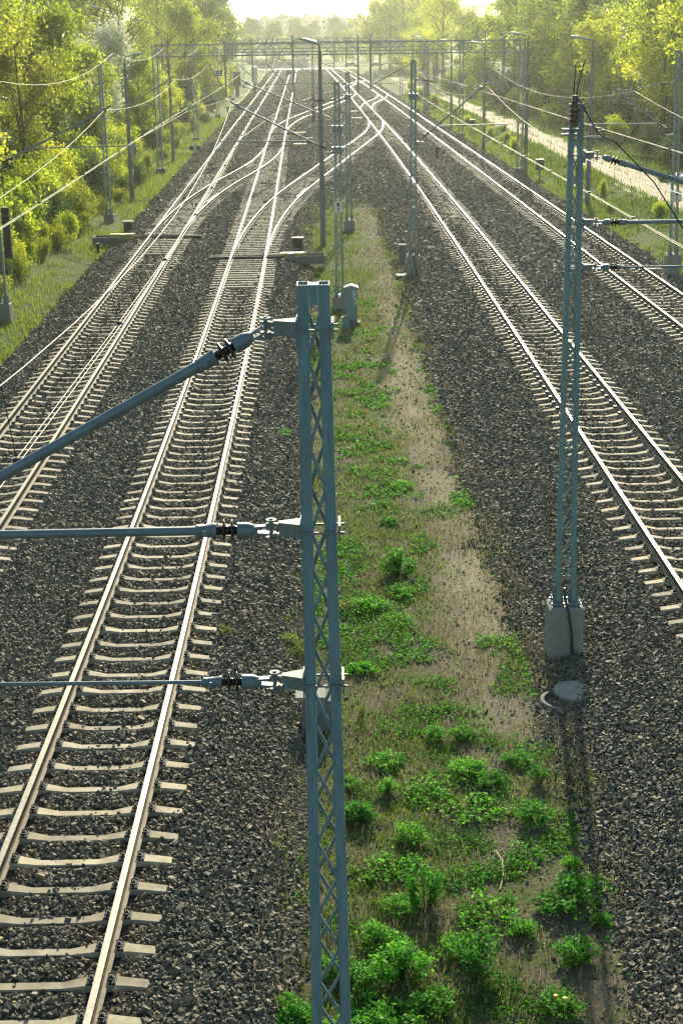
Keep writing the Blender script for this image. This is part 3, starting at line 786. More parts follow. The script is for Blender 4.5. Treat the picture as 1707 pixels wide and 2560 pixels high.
for q in range(5): mb.lathe(P+Vector((.2+q*.05, -.12, -.055)), (1, 0, 0), [(0, .035), (.02, .035)], 8)
mb.build('insulator_bracket', [M['galv']], m)
mb = MB(); q0 = P+Vector((0, -.12, .55)); mb.tube([q0+Vector((-.02, 0, 0)), q0+Vector((-.035, -.1, .2)), q0+Vector((-.06, -.35, .42))], .009, 5); mb.tube([q0+Vector((.02, 0, 0)), q0+Vector((.04, -.1, .24)), q0+Vector((.07, -.35, .5))], .009, 5)
mb.build('jumper_wire', [M['wire_dk']], m)
mb = MB(); mb.tube([q0+Vector((.03, 0, -.02)), q0+Vector((.2, -.02, -.3)), q0+Vector((.35, -.02, -.55)), q0+Vector((.6, 0, -.66)), q0+Vector((1.2, 0, -1.25)), q0+Vector((1.75, 0, -2.05)), q0+Vector((2.6, 0, -2.5)), q0+Vector((3.4, 0, -2.1))], .0115, 6)
mb.build('feeder_cable', [M['wire_dk']], m)
def mast(k, x, y, top, label, **kw):
    zb = z1(x, y)-.05
    d = dict(plinth_h=.8, w=(.33, .22), pitch=.36, paint='paint_far', leg=.07); d.update(kw)
    w = d.pop('w'); MST[k] = lattice_mast(x, y, top, w[0], w[1], zb, label, **d)
mast('L1', -12.1, 52.7, 8.4, 'lattice mast on a concrete block at the left edge beside a hanging counterweight')
mast('L2', -12.72, 83.1, 8.1, 'slim lattice mast on the left bank, second from the bridge', plinth_h=.5, w=(.32, .2))
mast('M2', .07, 54.6, 7.75, 'lattice mast in the middle strip carrying the 8/7 kilometre sign', plinth_h=.55, cable=False)
mast('M3', .65, 77.8, 7.55, 'thinner lattice mast behind the sign mast, base on grey block', plinth_h=.6)
mast('M4', 3.2, 62.0, 8.35, 'lattice mast with dark collar at the right edge of the weedy strip', plinth_h=.85, cable=True)
mast('R8', 13.55, 59.4, 8.6, 'lattice mast at the right edge carrying the 8/1 sign', plinth_h=.9, lean=(-.2, 0))
mast('MC', -2.2, 155, 8.6, 'far middle mast with a black counterweight stack on its lower half', pitch=.5)
mast('RF', 12.1, 200, 8.7, 'far right mast with dark lower part beside the path bend', pitch=.6)
strut_cantilever(MST['L1'], -11.95, 52.7, -7.75, 5.15, 7.0, 7.5, 5.75)
strut_cantilever(MST['L2'], -12.55, 83.1, -8.7, 5.2, 7.2, 7.5, 5.8)
strut_cantilever(MST['M2'], -.08, 54.6, -3.75, 5.3, 6.98, 7.15, 5.72)
strut_cantilever(MST['M3'], .5, 77.8, -4.75, 5.0, 7.1, 7.0, 5.9)
strut_cantilever(MST['M4'], 3.35, 62.0, 6.2, 5.1, 7.2, 7.6, 5.75)
strut_cantilever(MST['R8'], 13.3, 59.4, 10.85, 5.4, 7.1, 7.42, 5.85)
for k, zs in (('M2', (5.35, 6.1)), ('M4', (6.9,)), ('M3', (6.3,))):
    mm = MST[k]; mb = MB()
    for z in zs: mb.box((0, 0, z-mm.location.z), (.36, .26, .2)); mb.box((0, 0, z-mm.location.z+.13), (.42, .32, .04))
    mb.build('anchor_collar', [M['galv_dark']], mm)
# counterweight hanging on L1, black stack on MC, black band on RF
mb = MB()
for i in range(9): mb.box((0, 0, .1+i*.2), (.26, .2, .185))
mb.tube([(0, 0, 1.85), (0, 0, 3.3)], .015, 5)
cwt = mb.mesh('counterweight', [M['dark_steel']])
o = tag(inst('counterweight', cwt, None, (-11.72, 52.6, 1.95)), 'stack of dark weights hanging beside the mast at the left edge', 'counterweight')
o = tag(inst('counterweight', cwt, None, (-2.2, 154.6, 1.0), 0, (1.3, 1, 1.6)), 'black counterweight stack on the far middle mast behind the lamp pole', 'counterweight')
o = tag(inst('counterweight', cwt, None, (12.1, 199.6, 1.5), 0, (1.5, 1, 1.7)), 'black counterweight on the far right mast near the path bend', 'counterweight')

# ------------------------------------------------------------------ gantries (portals)
def portal(xl, yl, xr, yr, H, label, droppers=(), chord=.8, lw=.42):
    r = tag(empty('signal_gantry' if False else 'catenary_gantry', (xl, yl, 0)), label, 'gantry')
    o = Vector((xl, yl, 0))
    for (x, y) in ((xl, yl), (xr, yr)):
        mb = MB(); zb = z1(x, y)-.1
        for sd in (-1, 1): mb.box(Vector((x+sd*.17, y, (zb+H)/2))-o, (.1, .3, H-zb))
        z = zb+.6; s = 1
        while z < H-.5:
            mb.bar(Vector((x-s*.13, y-.14, z))-o, Vector((x+s*.13, y-.14, z+.5))-o, .03, .05, 0, (0, 1, 0)); s = -s; z += .5
        lg = mb.build('leg', [M['paint_far']], r)
        mb = MB(); mb.box(Vector((x, y, zb+.2))-o, (.7, .6, .6)); mb.build('plinth', [M['concrete_dk']], r)
    mb = MB(); N = 26
    A = Vector((xl, yl, H-.1))-o; B = Vector((xr, yr, H-.1))-o
    for dy in (-.25, .25):
        D = Vector((0, dy, 0))
        mb.bar(A+D, B+D, .07, .09); mb.bar(A+D-Vector((0, 0, chord)), B+D-Vector((0, 0, chord)), .07, .09)
        for i in range(N):
            p = A.lerp(B, i/N)+D; q = A.lerp(B, (i+1)/N)+D; dn = Vector((0, 0, -chord))
            if i % 2: mb.bar(p+dn, q, .035, .05, 0, (0, 1, 0))
            else: mb.bar(p, q+dn, .035, .05, 0, (0, 1, 0))
            if i % 2 == 0: mb.bar(p, p+dn, .03, .04, 0, (0, 1, 0))
    mb.build('truss_beam', [M['paint_far']], r)
    for (dx, zb_, tx) in droppers:
        yy = yl+(yr-yl)*(dx-xl)/(xr-xl)
        mb = MB(); mb.box(Vector((dx, yy, (H+zb_)/2))-o, (.13, .13, H-zb_+.2)); mb.build('drop_post', [M['paint_far']], r)
        mb = MB(); mb.lathe(Vector((dx, yy, H+.1))-o, (0, 0, 1), [(0, .09), (.12, .09), (.12, .05), (.2, .05), (.2, .09), (.32, .09)], 8); mb.build('insulator', [M['white']], r)
        if tx is not None:
            st = MB(); st.tube([Vector((dx, yy, zb_+.2))-o, Vector((tx, yy, 7.45))-o], .04, 6)
            st.tube([Vector((dx, yy, 7.3))-o, Vector((tx, yy, 7.4))-o], .016, 5); st.tube([Vector((dx, yy, 6.0))-o, Vector((tx+(tx-dx)*.3, yy, 6.0))-o], .025, 6); st.build('strut', [M['galv_dark']], r)
    return r
def Tx(t, y): return float(T(t, y))
portal(-13.25, 113.5, 13.15, 107.5, 8.95, 'nearest full-width lattice gantry, from left bank to right bank', [(-8.0, 5.2, Tx('T1', 111)), (-3.0, 5.2, Tx('T2', 111)), (1.7, 5.35, None), (2.6, 5.65, Tx('T3', 110)), (11.9, 5.45, Tx('T4', 109))])
portal(-13.7, 148.8, 12.1, 145.7, 8.8, 'second lattice gantry behind the nearest one', [(-7.9, 5.4, Tx('T1', 148)), (-1.5, 5.4, Tx('T2', 148)), (7.5, 5.4, Tx('T4', 147))])
portal(-14.9, 193, 11.6, 190, 8.75, 'third lattice gantry over the upper crossovers', [(-8.5, 5.4, Tx('T1', 192)), (0, 5.4, Tx('T2', 192)), (1.5, 5.4, Tx('T3', 192))])
portal(-16.6, 247, 10.6, 244, 8.9, 'fourth lattice gantry, small and far up the line', [(-9.8, 5.4, Tx('T1', 246)), (-2, 5.4, Tx('T2', 246))])
portal(-18.2, 305, 9, 302, 9.0, 'farthest lattice gantry before the railway bends left', [(-11, 5.4, Tx('T1', 304)), (-5, 5.4, Tx('T2', 304))])

# ------------------------------------------------------------------ overhead wires
sup = {'T1': [(2, 7.0), (52.7, 7.0), (83.1, 7.2), (111, 7.45), (148, 7.4), (192, 7.4), (246, 7.4), (304, 7.4), (360, 7.4)],
       'T2': [(8.6, 6.45), (54.6, 7.0), (77.8, 7.1), (111, 7.5), (148, 7.4), (192, 7.4), (246, 7.4), (304, 7.4), (360, 7.4)],
       'T3': [(-18, 6.9), (22.1, 6.65), (62, 7.2), (110, 7.45), (150, 7.4), (192, 7.4), (246, 7.4), (304, 7.4), (360, 7.4)],
       'T4': [(8, 7.0), (59.4, 7.1), (109, 7.45), (147, 7.4), (191, 7.4), (246, 7.4), (304, 7.4), (360, 7.4)]}
nick = {'T1': 'leftmost track', 'T2': 'second track from the left', 'T3': 'track right of the weedy strip', 'T4': 'outermost right track'}
for t, S in sup.items():
    mpts = []; drops = []
    for (ya, za), (yb, zb) in zip(S, S[1:]):
        sp = yb-ya; sag = 1.12*(sp/50)**2
        for y in np.linspace(ya, yb, 15)[:-1]:
            k = (y-ya)/sp; z = za+(zb-za)*k-4*sag*k*(1-k)
            mpts.append((Tx(t, y), float(y), max(z, 5.62)))
        if yb < 130:
            for k in (.12, .28, .42, .58, .72, .88):
                y = ya+sp*k; z = max(za+(zb-za)*k-4*sag*k*(1-k), 5.62); drops.append((Tx(t, y), y, z))
    mpts.append((Tx(t, S[-1][0]), S[-1][0], S[-1][1]))
    mb = MB(); mb.tube(mpts, .0078, 5)
    tag(mb.build('messenger_wire', [M['wire']]), 'sagging messenger wire hung above the '+nick[t], 'overhead wire')
    r = tag(empty('contact_wire', (Tx(t, S[0][0]), S[0][0], 5.33)), 'straight twin contact wire low above the '+nick[t], 'overhead wire')
    ys = np.arange(S[0][0], S[-1][0], 6.0)
    for i, off in enumerate((-.028, .028)):
        mb = MB(); mb.tube([Vector((Tx(t, y)+off+.12*math.sin(y*.06), float(y), 5.33))-Vector(r.location) for y in ys], .0064, 5)
        mb.build('wire', [M['wire']], r)
    for x, y, z in drops:
        if y < 9: continue
        mb = MB(); mb.tube([Vector((x, y, z))-Vector(r.location), Vector((x+.12*math.sin(y*.06), y, 5.34))-Vector(r.location)], .0055, 4)
        mb.box(Vector((x+.12*math.sin(y*.06), y, 5.35))-Vector(r.location), (.07, .05, .05)); mb.build('dropper', [M['wire_dk']], r)
# crossover wires and feeders
def catline(name, label, pts, sag, r=.009, cat='overhead wire', mat='wire'):
    P = []
    for (a, b) in zip(pts, pts[1:]):
        a = Vector(a); b = Vector(b); L = (b-a).length
        for k in np.linspace(0, 1, 11)[:-1]:
            q = a.lerp(b, k); q.z -= 4*sag*(L/40)**2*k*(1-k); P.append(q)
    P.append(Vector(pts[-1])); mb = MB(); mb.tube(P, r, 5)
    return tag(mb.build(name, [M[mat]]), label, cat)
catline('feeder_wire', 'bright feeder wire looping along the left masts in front of the trees', [(-11.4, 22, 8.3), (-11.5, 52.7, 8.0), (-11.95, 83, 8.62), (-12.4, 113, 8.75), (-12.9, 149, 8.8), (-14, 193, 8.8)], 1.15, .010)
catline('crossover_wire', 'thin contact wire slanting over the long diagonal crossover', [(Tx('T2', 62), 62, 5.4)]+[(float(XC('C2', y)), y, 5.4) for y in (90, 120, 150)]+[(Tx('T3', 180), 180, 5.4)], .02, .008)
catline('crossover_wire', 'thin contact wire slanting over the left crossover', [(Tx('T1', 60), 60, 5.4)]+[(float(XC('C1', y)), y, 5.4) for y in (85, 105, 125)]+[(Tx('T2', 140), 140, 5.4)], .02, .008)
catline('tension_wire', 'wire crossing from the second track to the middle mast', [(-4.9, 111, 6.4), (.6, 77.8, 6.3)], .3, .009)
catline('tension_wire', 'bright wire lying just under the far strut of the thin middle mast', [(-4.9, 77.4, 7.05), (.5, 77.0, 5.05)], .05, .014)
for i, (x, lab) in enumerate(((-6.2, 'feeder on insulators along the gantry tops left of centre'), (2.5, 'feeder on insulators along the gantry tops over the middle'), (9.0, 'feeder on insulators along the gantry tops over the right tracks'))):
    catline('feeder_wire', lab, [(x, 110, 9.15), (x-.8, 147, 9.0), (x-1.8, 192, 9.0), (x-3.2, 246, 9.1), (x-4.6, 303, 9.2)], .6, .011)

# ------------------------------------------------------------------ lamps
def lamp_pole(x, y, top, sg, label, curved=False, arm=.42, head=.85, tilt=.16, r0=.15, r1=.085):
    zb = z1(x, y)-.2
    r = tag(empty('lamp_pole', (x, y, zb)), label, 'lamp pole')
    H = top-zb
    mb = MB(); mb.lathe((0, 0, 0), (0, 0, 1), [(0, r0), (H-.35, r1)], 14); mb.build('pole', [M['pole_conc']], r)
    mb = MB()
    if curved:
        mb.tube([(0, 0, H-.4), (0, 0, H), (sg*.25, 0, H+.9), (sg*.9, 0, H+1.5), (sg*1.9, 0, H+1.75)], .05, 8); hx, hz = sg*1.9, H+1.75
    else:
        mb.tube([(0, 0, H-.4), (0, 0, H-.02), (sg*.12, 0, H+.04), (sg*(arm+.03), 0, H+.04+arm*.14)], .04, 8); hx, hz = sg*arm, H+.04+arm*.14
    mb.build('lamp_arm', [M['galv']], r)
    mb = MB(); n = 9
    V = []; m_ = 10
    for i in range(n):
        t = i/(n-1); px = hx+sg*head*t; hw = .17*math.sin(math.pi*min(1, .18+t*.8))**.7+.02; hh = .5*hw+.02
        cz = hz+tilt*head*t
        for k in range(m_):
            a = 2*math.pi*k/m_; V.append((px, hw*math.cos(a), cz+(hh if math.sin(a) > 0 else hh*.55)*math.sin(a)))
    F = []
    for i in range(n-1):
        for k in range(m_): F.append((i*m_+k, i*m_+(k+1) % m_, (i+1)*m_+(k+1) % m_, (i+1)*m_+k))
    mb.add(V, F, 0, True); mb.add(V[:m_], [tuple(range(m_))]); mb.add(V[-m_:], [tuple(range(m_))])
    mb.build('lamp_head', [M['lampshell']], r)
    return r
lamp_pole(-.68, 72.2, 8.95, -1, 'thick grey lamp pole in the middle strip, head pointing left', arm=.14, tilt=.25)
lamp_pole(-12.87, 94.1, 8.25, 1, 'lamp pole on the left bank behind the second mast, head pointing right')
lamp_pole(-13.2, 122.2, 8.1, 1, 'smaller lamp pole on the left bank past the nearest gantry')
lamp_pole(14.5, 86, 8.85, -1, 'lamp pole on the right bank by the path, nearest of that row')
lamp_pole(13.3, 105.3, 9.1, -1, 'lamp pole right beside the nearest gantry\'s right leg')
lamp_pole(12.85, 130.8, 8.4, -1, 'lamp pole on the right bank just past the nearest gantry')
lamp_pole(12.23, 159.8, 8.5, -1, 'far lamp pole on the right bank past the second gantry')
lamp_pole(11.3, 192, 8.8, -1, 'small far lamp pole near where the path bends')
lamp_pole(-19.4, 140, 10.3, -1, 'tall street lamp with curved arm rising above the left treetops', True)
lamp_pole(-16.8, 150, 9.3, -1, 'tall street lamp with curved arm in front of the bare brown trees', True)

# ------------------------------------------------------------------ signs
def text_mesh(body, size, mat, name):
    cu = bpy.data.curves.new(name, 'FONT'); cu.body = body; cu.size = size; cu.align_x = 'CENTER'; cu.align_y = 'CENTER'; cu.extrude = .002; cu.offset = size*.035
    o = bpy.data.objects.new(name, cu); col.objects.link(o)
    dg = bpy.context.evaluated_depsgraph_get(); me = bpy.data.meshes.new_from_object(o.evaluated_get(dg))
    me.materials.clear(); me.materials.append(mat)
    bpy.data.objects.remove(o); return me
def km_sign(x, y, z, a, b, w, h, label):
    r = tag(empty('kilometre_sign', (x, y, z)), label, 'sign')
    mb = MB(); mb.box((0, 0, 0), (w, .012, h)); mb.build('sign_plate', [M['signface']], r)
    for s, dz, sz, dx in ((a, h*.22, h*.5, 0), (b, -h*.24, h*.46, 0)):
        o = bpy.data.objects.new('digit' if len(s) == 1 else 'lettering', text_mesh(s, sz, M['black'], 'digit')); link(o, r)
        o.location = (dx, -.0085, dz); o.rotation_euler = (R(90), 0, 0)
    mb = MB()
    for k, (q, t) in enumerate(((.02, .018), (.05, .022), (.082, .03), (.108, .02))): mb.box((w*.12+q*w/.32, -.0085, -h*.36), (.016, .004, t))
    mb.build('small_mark', [M['black']], r)
    return r
km_sign(.06, 54.36, 3.36, '8', '7', .32, .40, 'pale kilometre sign reading 8 over 7 on the middle mast')
km_sign(13.52, 59.15, 3.05, '8', '1', .37, .42, 'pale kilometre sign reading 8 over 1 on the mast at the right edge')
def blue_sign(x, y, z, label):
    r = tag(empty('blue_sign', (x, y, z)), label, 'sign')
    mb = MB(); mb.box((0, 0, 0), (.42, .015, .38)); mb.build('sign_plate', [M['blue']], r)
    mb = MB(); mb.box((-.08, -.012, .06), (.08, .006, .09)); mb.box((.08, -.012, .06), (.08, .006, .09)); mb.box((0, -.012, -.09), (.28, .006, .05)); mb.build('sign_mark', [M['white']], r)
blue_sign(-8.35, 110.9, 6.85, 'small blue sign on the drop post over the leftmost track')
blue_sign(-4.35, 147.2, 6.0, 'small blue sign hung under the second gantry over the second track')

# ------------------------------------------------------------------ point machines, boxes, cabinet
def point_machine(x, y, sg, tx, label):
    """x,y = middle of the yellow motor case; sg = side of the track on which it lies; tx = track centre"""
    r = tag(empty('point_machine', (x, y, 0)), label, 'point machine')
    mb = MB(); mb.box((0, 0, .06), (1.15, .38, .26)); mb.box((0, 0, .2), (1.17, .4, .03))
    for k in (-.35, 0, .35): mb.lathe((k, -.19, .09), (0, -1, 0), [(0, .025), (.015, .025)], 6, 1)
    mb.build('motor_case', [M['yellow'], M['dark_steel']], r)
    mb = MB(); mb.box((-sg*.1 if sg > 0 else .05, -.24, .1), (.2, .12, .22)); mb.build('motor_cover', [M['cabinet']], r)
    d = tx-x
    mb = MB(); c = d-sg*.1
    mb.box((c-sg*.0, 0, .04), (3.3, .3, .05)); mb.box((c, -.17, .045), (3.3, .04, .1)); mb.box((c, .17, .045), (3.3, .04, .1)); mb.build('drive_bearer', [M['dark_steel']], r)
    mb = MB(); mb.tube([(d*.3, -.08, .11), (d-sg*.6, -.08, .11)], .025, 6); mb.tube([(d*.3, .08, .11), (d-sg*.7, .08, .11)], .025, 6); mb.build('drive_rod', [M['dark_steel']], r)
    mb = MB(); z0 = z1(x+sg*.7, y)-.15
    for dy in (-.45, .45): mb.box((sg*.75, dy, -.06), (1.3, .07, .34))
    mb.box((sg*1.4, 0, -.06), (.07, .83, .34)); mb.build('concrete_tray', [M['concrete_dk']], r)
    return r
def junction_box(x, y, label):
    zb = z1(x, y)-.1
    r = tag(empty('junction_box', (x, y, zb)), label, 'junction box')
    mb = MB(); mb.box((0, 0, .3), (.46, .3, .6)); mb.build('body', [M['dark_steel']], r)
    mb = MB(); mb.box((0, 0, .635), (.56, .4, .06)); mb.build('lid', [M['wood_tan']], r)
point_machine(-10.55, 72.8, -1, Tx('T1', 72.8), 'yellow point machine on the left by the grass edge')
point_machine(-1.95, 65.3, 1, Tx('T2', 65.3), 'yellow point machine right of the second track, nearest to the bridge')
point_machine(-3.15, 134, 1, Tx('T2', 134), 'yellow point machine beside the second track, left of the lamp pole')
point_machine(-3.55, 150.5, 1, Tx('T2', 150.5), 'far yellow point machine beside the second track, upper of the pair')
point_machine(2.55, 175.5, -1, Tx('T3', 175.5), 'yellow point machine left of the third track, lower of the pair')
point_machine(2.2, 191.5, -1, Tx('T3', 191.5), 'yellow point machine left of the third track, upper of the pair')
junction_box(-10.9, 77.5, 'dark junction box with tan lid behind the left point machine')
junction_box(-1.85, 69.5, 'dark junction box with tan lid behind the nearest point machine')
junction_box(-2.35, 137.5, 'far dark junction box behind the lamp pole')
# equipment cabinet
zb = z1(.46, 51.6)
r = tag(empty('equipment_cabinet', (.46, 51.4, zb)), 'pale grey equipment cabinet with pitched lid beside the 8/7 sign mast', 'cabinet')
mb = MB(); mb.box((0, 0, .78), (.42, .36, 1.1)); mb.box((-.005, -.185, .78), (.37, .012, 1.0)); mb.box((0, -.193, .78), (.008, .006, 1.0)); mb.build('body', [M['cabinet']], r)
mb = MB(); a, b = .25, .22
mb.add([(-a, -b, 1.33), (a, -b, 1.33), (a, b, 1.33), (-a, b, 1.33), (-a, -b, 1.38), (a, -b, 1.38), (a, b, 1.38), (-a, b, 1.38), (0, -b, 1.47), (0, b, 1.47)], [(0, 3, 2, 1), (0, 1, 5, 8, 4), (1, 2, 6, 5), (2, 3, 7, 9, 6), (3, 0, 4, 7), (4, 8, 9, 7), (8, 5, 6, 9)])
mb.build('roof', [M['cabinet']], r)
mb = MB(); mb.box((0, 0, .09), (.4, .34, .3)); mb.box((.26, .05, .02), (.1, .5, .25)); mb.build('plinth', [M['concrete_dk']], r)
o = bpy.data.objects.new('scratched_writing', text_mesh('NUTZ', .19, M['signface'], 'scratched_writing')); link(o, r); o.location = (.12, -.193, 1.02); o.rotation_euler = (R(90), R(80), 0); o.scale = (1, .8, .5)
# low grey cable box next to the sign mast, concrete post box by the collar mast
r = tag(empty('cable_box', (.25, 51.0, z1(.25, 51.0))), 'low grey cable box at the foot of the equipment cabinet', 'cable box')
mb = MB(); mb.box((0, 0, .14), (.26, .26, .42)); mb.build('body', [M['cabinet']], r); mb = MB(); mb.box((0, 0, .365), (.3, .3, .03)); mb.build('lid', [M['concrete_dk']], r)
r = tag(empty('concrete_box', (2.9, 66.0, z1(2.9, 66))), 'small square concrete box left of the collar mast', 'concrete box')
mb = MB(); mb.box((0, 0, .35), (.27, .27, .75)); mb.build('body', [M['concrete_dk']], r); mb = MB(); mb.box((0, 0, .75), (.33, .33, .06)); mb.build('lid', [M['concrete']], r)
mb = MB(); mb.box((0, 0, .05), (.5, .6, .08)); tag(inst('slab', mb.mesh('slab', [M['concrete']]), None, (2.72, 62.0, z1(2.72, 62)), .1), 'flat pale slab at the foot of the collar mast', 'slab')
# block behind the nearest mast
r = tag(empty('concrete_block', (-.4, 19.8, z1(-.4, 19.8))), 'old concrete block half hidden behind the nearest mast', 'concrete block')
mb = MB(); mb.frustum(-.3, .5, (.5, .45), (.46, .42)); mb.build('body', [M['concrete_dk']], r); mb = MB(); mb.box((-.1, -.0, .53), (.44, .42, .06)); mb.build('cap', [M['concrete']], r)
# manhole with tilted cover
zb = z1(3.55, 20.4)
r = tag(empty('manhole', (3.45, 20.45, zb)), 'round concrete manhole with displaced lid in front of the right mast', 'manhole')
mb = MB(); mb.lathe((-.1, -.08, -.3), (0, 0, 1), [(0, .36), (.27, .36), (.27, .3), (.2, .3)], 28); mb.build('ring', [M['concrete_dk']], r)
mb = MB(); mb.lathe((.08, .07, .0), (.03, -.05, 1), [(0, .31), (.01, .32), (.045, .32), (.05, .29), (.045, .285)], 32); mb.build('lid', [M['concrete']], r)
r = tag(empty('manhole', (12.9, 60.3, z1(12.9, 60.3))), 'flat round manhole lid beside the mast at the right edge', 'manhole')
mb = MB(); mb.lathe((0, 0, 0), (0, 0, 1), [(-.2, .42), (.09, .42), (.09, .3), (.11, .3)], 24); mb.build('lid', [M['concrete']], r)
# posts
r = tag(empty('marker_post', (8.05, 119.4, z1(8.05, 119.4))), 'short dark post with pale cap between the two right tracks', 'marker post')
mb = MB(); mb.lathe((0, 0, -.1), (0, 0, 1), [(0, .13), (1.0, .13)], 12); mb.build('post', [M['black']], r); mb = MB(); mb.lathe((0, 0, .9), (0, 0, 1), [(0, .12), (.14, .11)], 12); mb.build('cap', [M['concrete']], r)
r = tag(empty('shunting_signal', (-12.25, 131.3, z1(-12.25, 131.3))), 'white post with two dark round lamps at the left track edge', 'signal')
mb = MB(); mb.box((0, 0, .45), (.26, .12, 1.0)); mb.build('post', [M['white']], r); mb = MB(); mb.box((0, 0, -.05), (.28, .14, .3)); mb.build('foot', [M['black']], r)
for sx in (-.3, .3):
    mb = MB(); mb.lathe((sx, -.1, .55), (0, 1, 0), [(0, .2), (.25, .18)], 14); mb.build('lamp', [M['black']], r)
for x, y, lab in ((-11.35, 104.5, 'tiny dark marker stub on the left ballast edge'), (-11.5, 71.0, 'short black stub below the left point machine')):
    mb = MB(); mb.lathe((0, 0, -.1), (0, 0, 1), [(0, .06), (.45, .06), (.45, .1), (.55, .1)], 8); tag(inst('marker_stub', mb.mesh('marker_stub', [M['black']]), None, (x, y, z1(x, y))), lab, 'marker stub')
# signal cabinets at the far left of the line
for x, y, w, h, lab in ((-13.7, 262, 1.0, 2.6, 'tall white cabinet by the far left gantry legs'), (-16.5, 258, 1.3, 2.4, 'dark cabinet left of the tall white one')):
    r = tag(empty('signal_cabinet', (x, y, z1(x, y))), lab, 'cabinet')
    mb = MB(); mb.box((0, 0, 2.6+h/2-.8), (w, .5, h)); mb.build('body', [M['white'] if 'tall white' in lab and 'left of' not in lab else M['dark_steel']], r); mb = MB(); mb.box((0, 0, .9), (w*.5, .4, 2.0)); mb.build('stand', [M['dark_steel']], r)
# small cabinets right
for x, y, lab in ((13.6, 150, 'dark letterbox-like relay box on a post beside the second gantry'), (14.0, 103, 'dark relay box mounted beside the nearest gantry\'s right leg')):
    r = tag(empty('relay_box', (x, y, z1(x, y))), lab, 'relay box')
    mb = MB(); mb.box((0, 0, 1.0), (.5, .4, .7)); mb.build('body', [M['dark_steel']], r); mb = MB(); mb.box((0, 0, .3), (.1, .1, 1.0)); mb.build('post', [M['galv_dark']], r)

# ------------------------------------------------------------------ person and bin bags
def person(x, y, h=1.74):
    z = z1(x, y)+.01
    k = h/1.74
    J = {'pelvis': (0, 0, .93, .13), 'waist': (0, .01, 1.08, .125), 'chest': (0, .0, 1.3, .155), 'neck0': (0, .01, 1.45, .075), 'neck': (0, .02, 1.53, .055), 'head': (0, .0, 1.62, .09), 'top': (0, .0, 1.71, .07),
         'sl': (-.17, .01, 1.42, .065), 'el': (-.23, .06, 1.15, .045), 'wl': (-.22, -.06, .92, .032), 'hl': (-.21, -.1, .84, .03),
         'sr': (.17, .01, 1.42, .065), 'er': (.24, .02, 1.15, .045), 'wr': (.22, -.14, .97, .032), 'hr': (.21, -.19, .9, .03),
         'pl': (-.09, 0, .88, .1), 'kl': (-.1, -.13, .5, .065), 'al': (-.1, -.05, .1, .045), 'fl': (-.1, -.2, .04, .035),
         'pr': (.09, 0, .88, .1), 'kr': (.1, .05, .49, .065), 'ar': (.1, .28, .14, .045), 'fr': (.1, .16, .04, .035)}
    E_ = [('pelvis', 'waist'), ('waist', 'chest'), ('chest', 'neck0'), ('neck0', 'neck'), ('neck', 'head'), ('head', 'top'), ('neck0', 'sl'), ('sl', 'el'), ('el', 'wl'), ('wl', 'hl'), ('neck0', 'sr'), ('sr', 'er'), ('er', 'wr'), ('wr', 'hr'),
          ('pelvis', 'pl'), ('pl', 'kl'), ('kl', 'al'), ('al', 'fl'), ('pelvis', 'pr'), ('pr', 'kr'), ('kr', 'ar'), ('ar', 'fr')]
    ks = list(J)
    me = bpy.data.meshes.new('skeleton'); me.from_pydata([tuple(c*k for c in J[q][:3]) for q in ks], [(ks.index(a), ks.index(b)) for a, b in E_], [])
    o = bpy.data.objects.new('skeleton', me); col.objects.link(o)
    md = o.modifiers.new('s', 'SKIN'); o.modifiers.new('d', 'SUBSURF').levels = 1
    for i, q in enumerate(ks):
        sv = me.skin_vertices[0].data[i]; sv.radius = (J[q][3]*k, J[q][3]*k); sv.use_root = (q == 'pelvis')
    dg = bpy.context.evaluated_depsgraph_get(); bm = bpy.data.meshes.new_from_object(o.evaluated_get(dg))
    bpy.data.objects.remove(o)
    bm.materials.clear(); bm.materials.append(M['cloth_dk']); bm.materials.append(M['skin'])
    for p in bm.polygons:
        c = p.center; p.use_smooth = True
        p.material_index = 1 if (c.z > 1.5*k or (abs(c.x) > .17 and c.z < .93*k and c.z > .75*k)) else 0
    r = tag(inst('person', bm, None, (x, y, z)), 'person in dark clothes walking along the dirt path', 'person')
    mb = MB(); mb.lathe((0, .015, 1.6*k), (0, .15, 1), [(0, .1), (.06, .115), (.11, .1), (.15, .05), (.16, .01)], 12); mb.build('hair', [M['black']], r)
    mb = MB(); mb.lathe((0, 0, .82*k), (0, 0, 1), [(0, .2), (.15, .185), (.35, .18), (.55, .2), (.62, .12)], 14); mb.build('jacket', [M['cloth_dk']], r)
person(18.75, 167.2, 1.85)
def bag(x, y, s, mat, label, sq=.8):
    z = z1(x, y); n = 14; V = []; F = []
    for i in range(9):
        th = math.pi*i/8
        for k in range(n):
            a = 2*math.pi*k/n; rr = s*math.sin(th)**.8*(1+.16*math.sin(5*a+i)+.1*random.uniform(-1, 1))
            V.append((rr*math.cos(a), rr*math.sin(a), s*sq*(1-math.cos(th))*.5*1.25))
    for i in range(8):
        for k in range(n): F.append((i*n+k, i*n+(k+1) % n, (i+1)*n+(k+1) % n, (i+1)*n+k))
    mb = MB(); mb.add(V, F, 0, False); mb.tube([(0, 0, s*sq*1.2), (.03, .02, s*sq*1.2+.12)], [.03, .06], 6)
    tag(inst('rubbish_bag', mb.mesh('rubbish_bag', [mat]), None, (x, y, z-.03), random.uniform(0, 6)), label, 'rubbish bag', 'rubbish dumped beside the path')
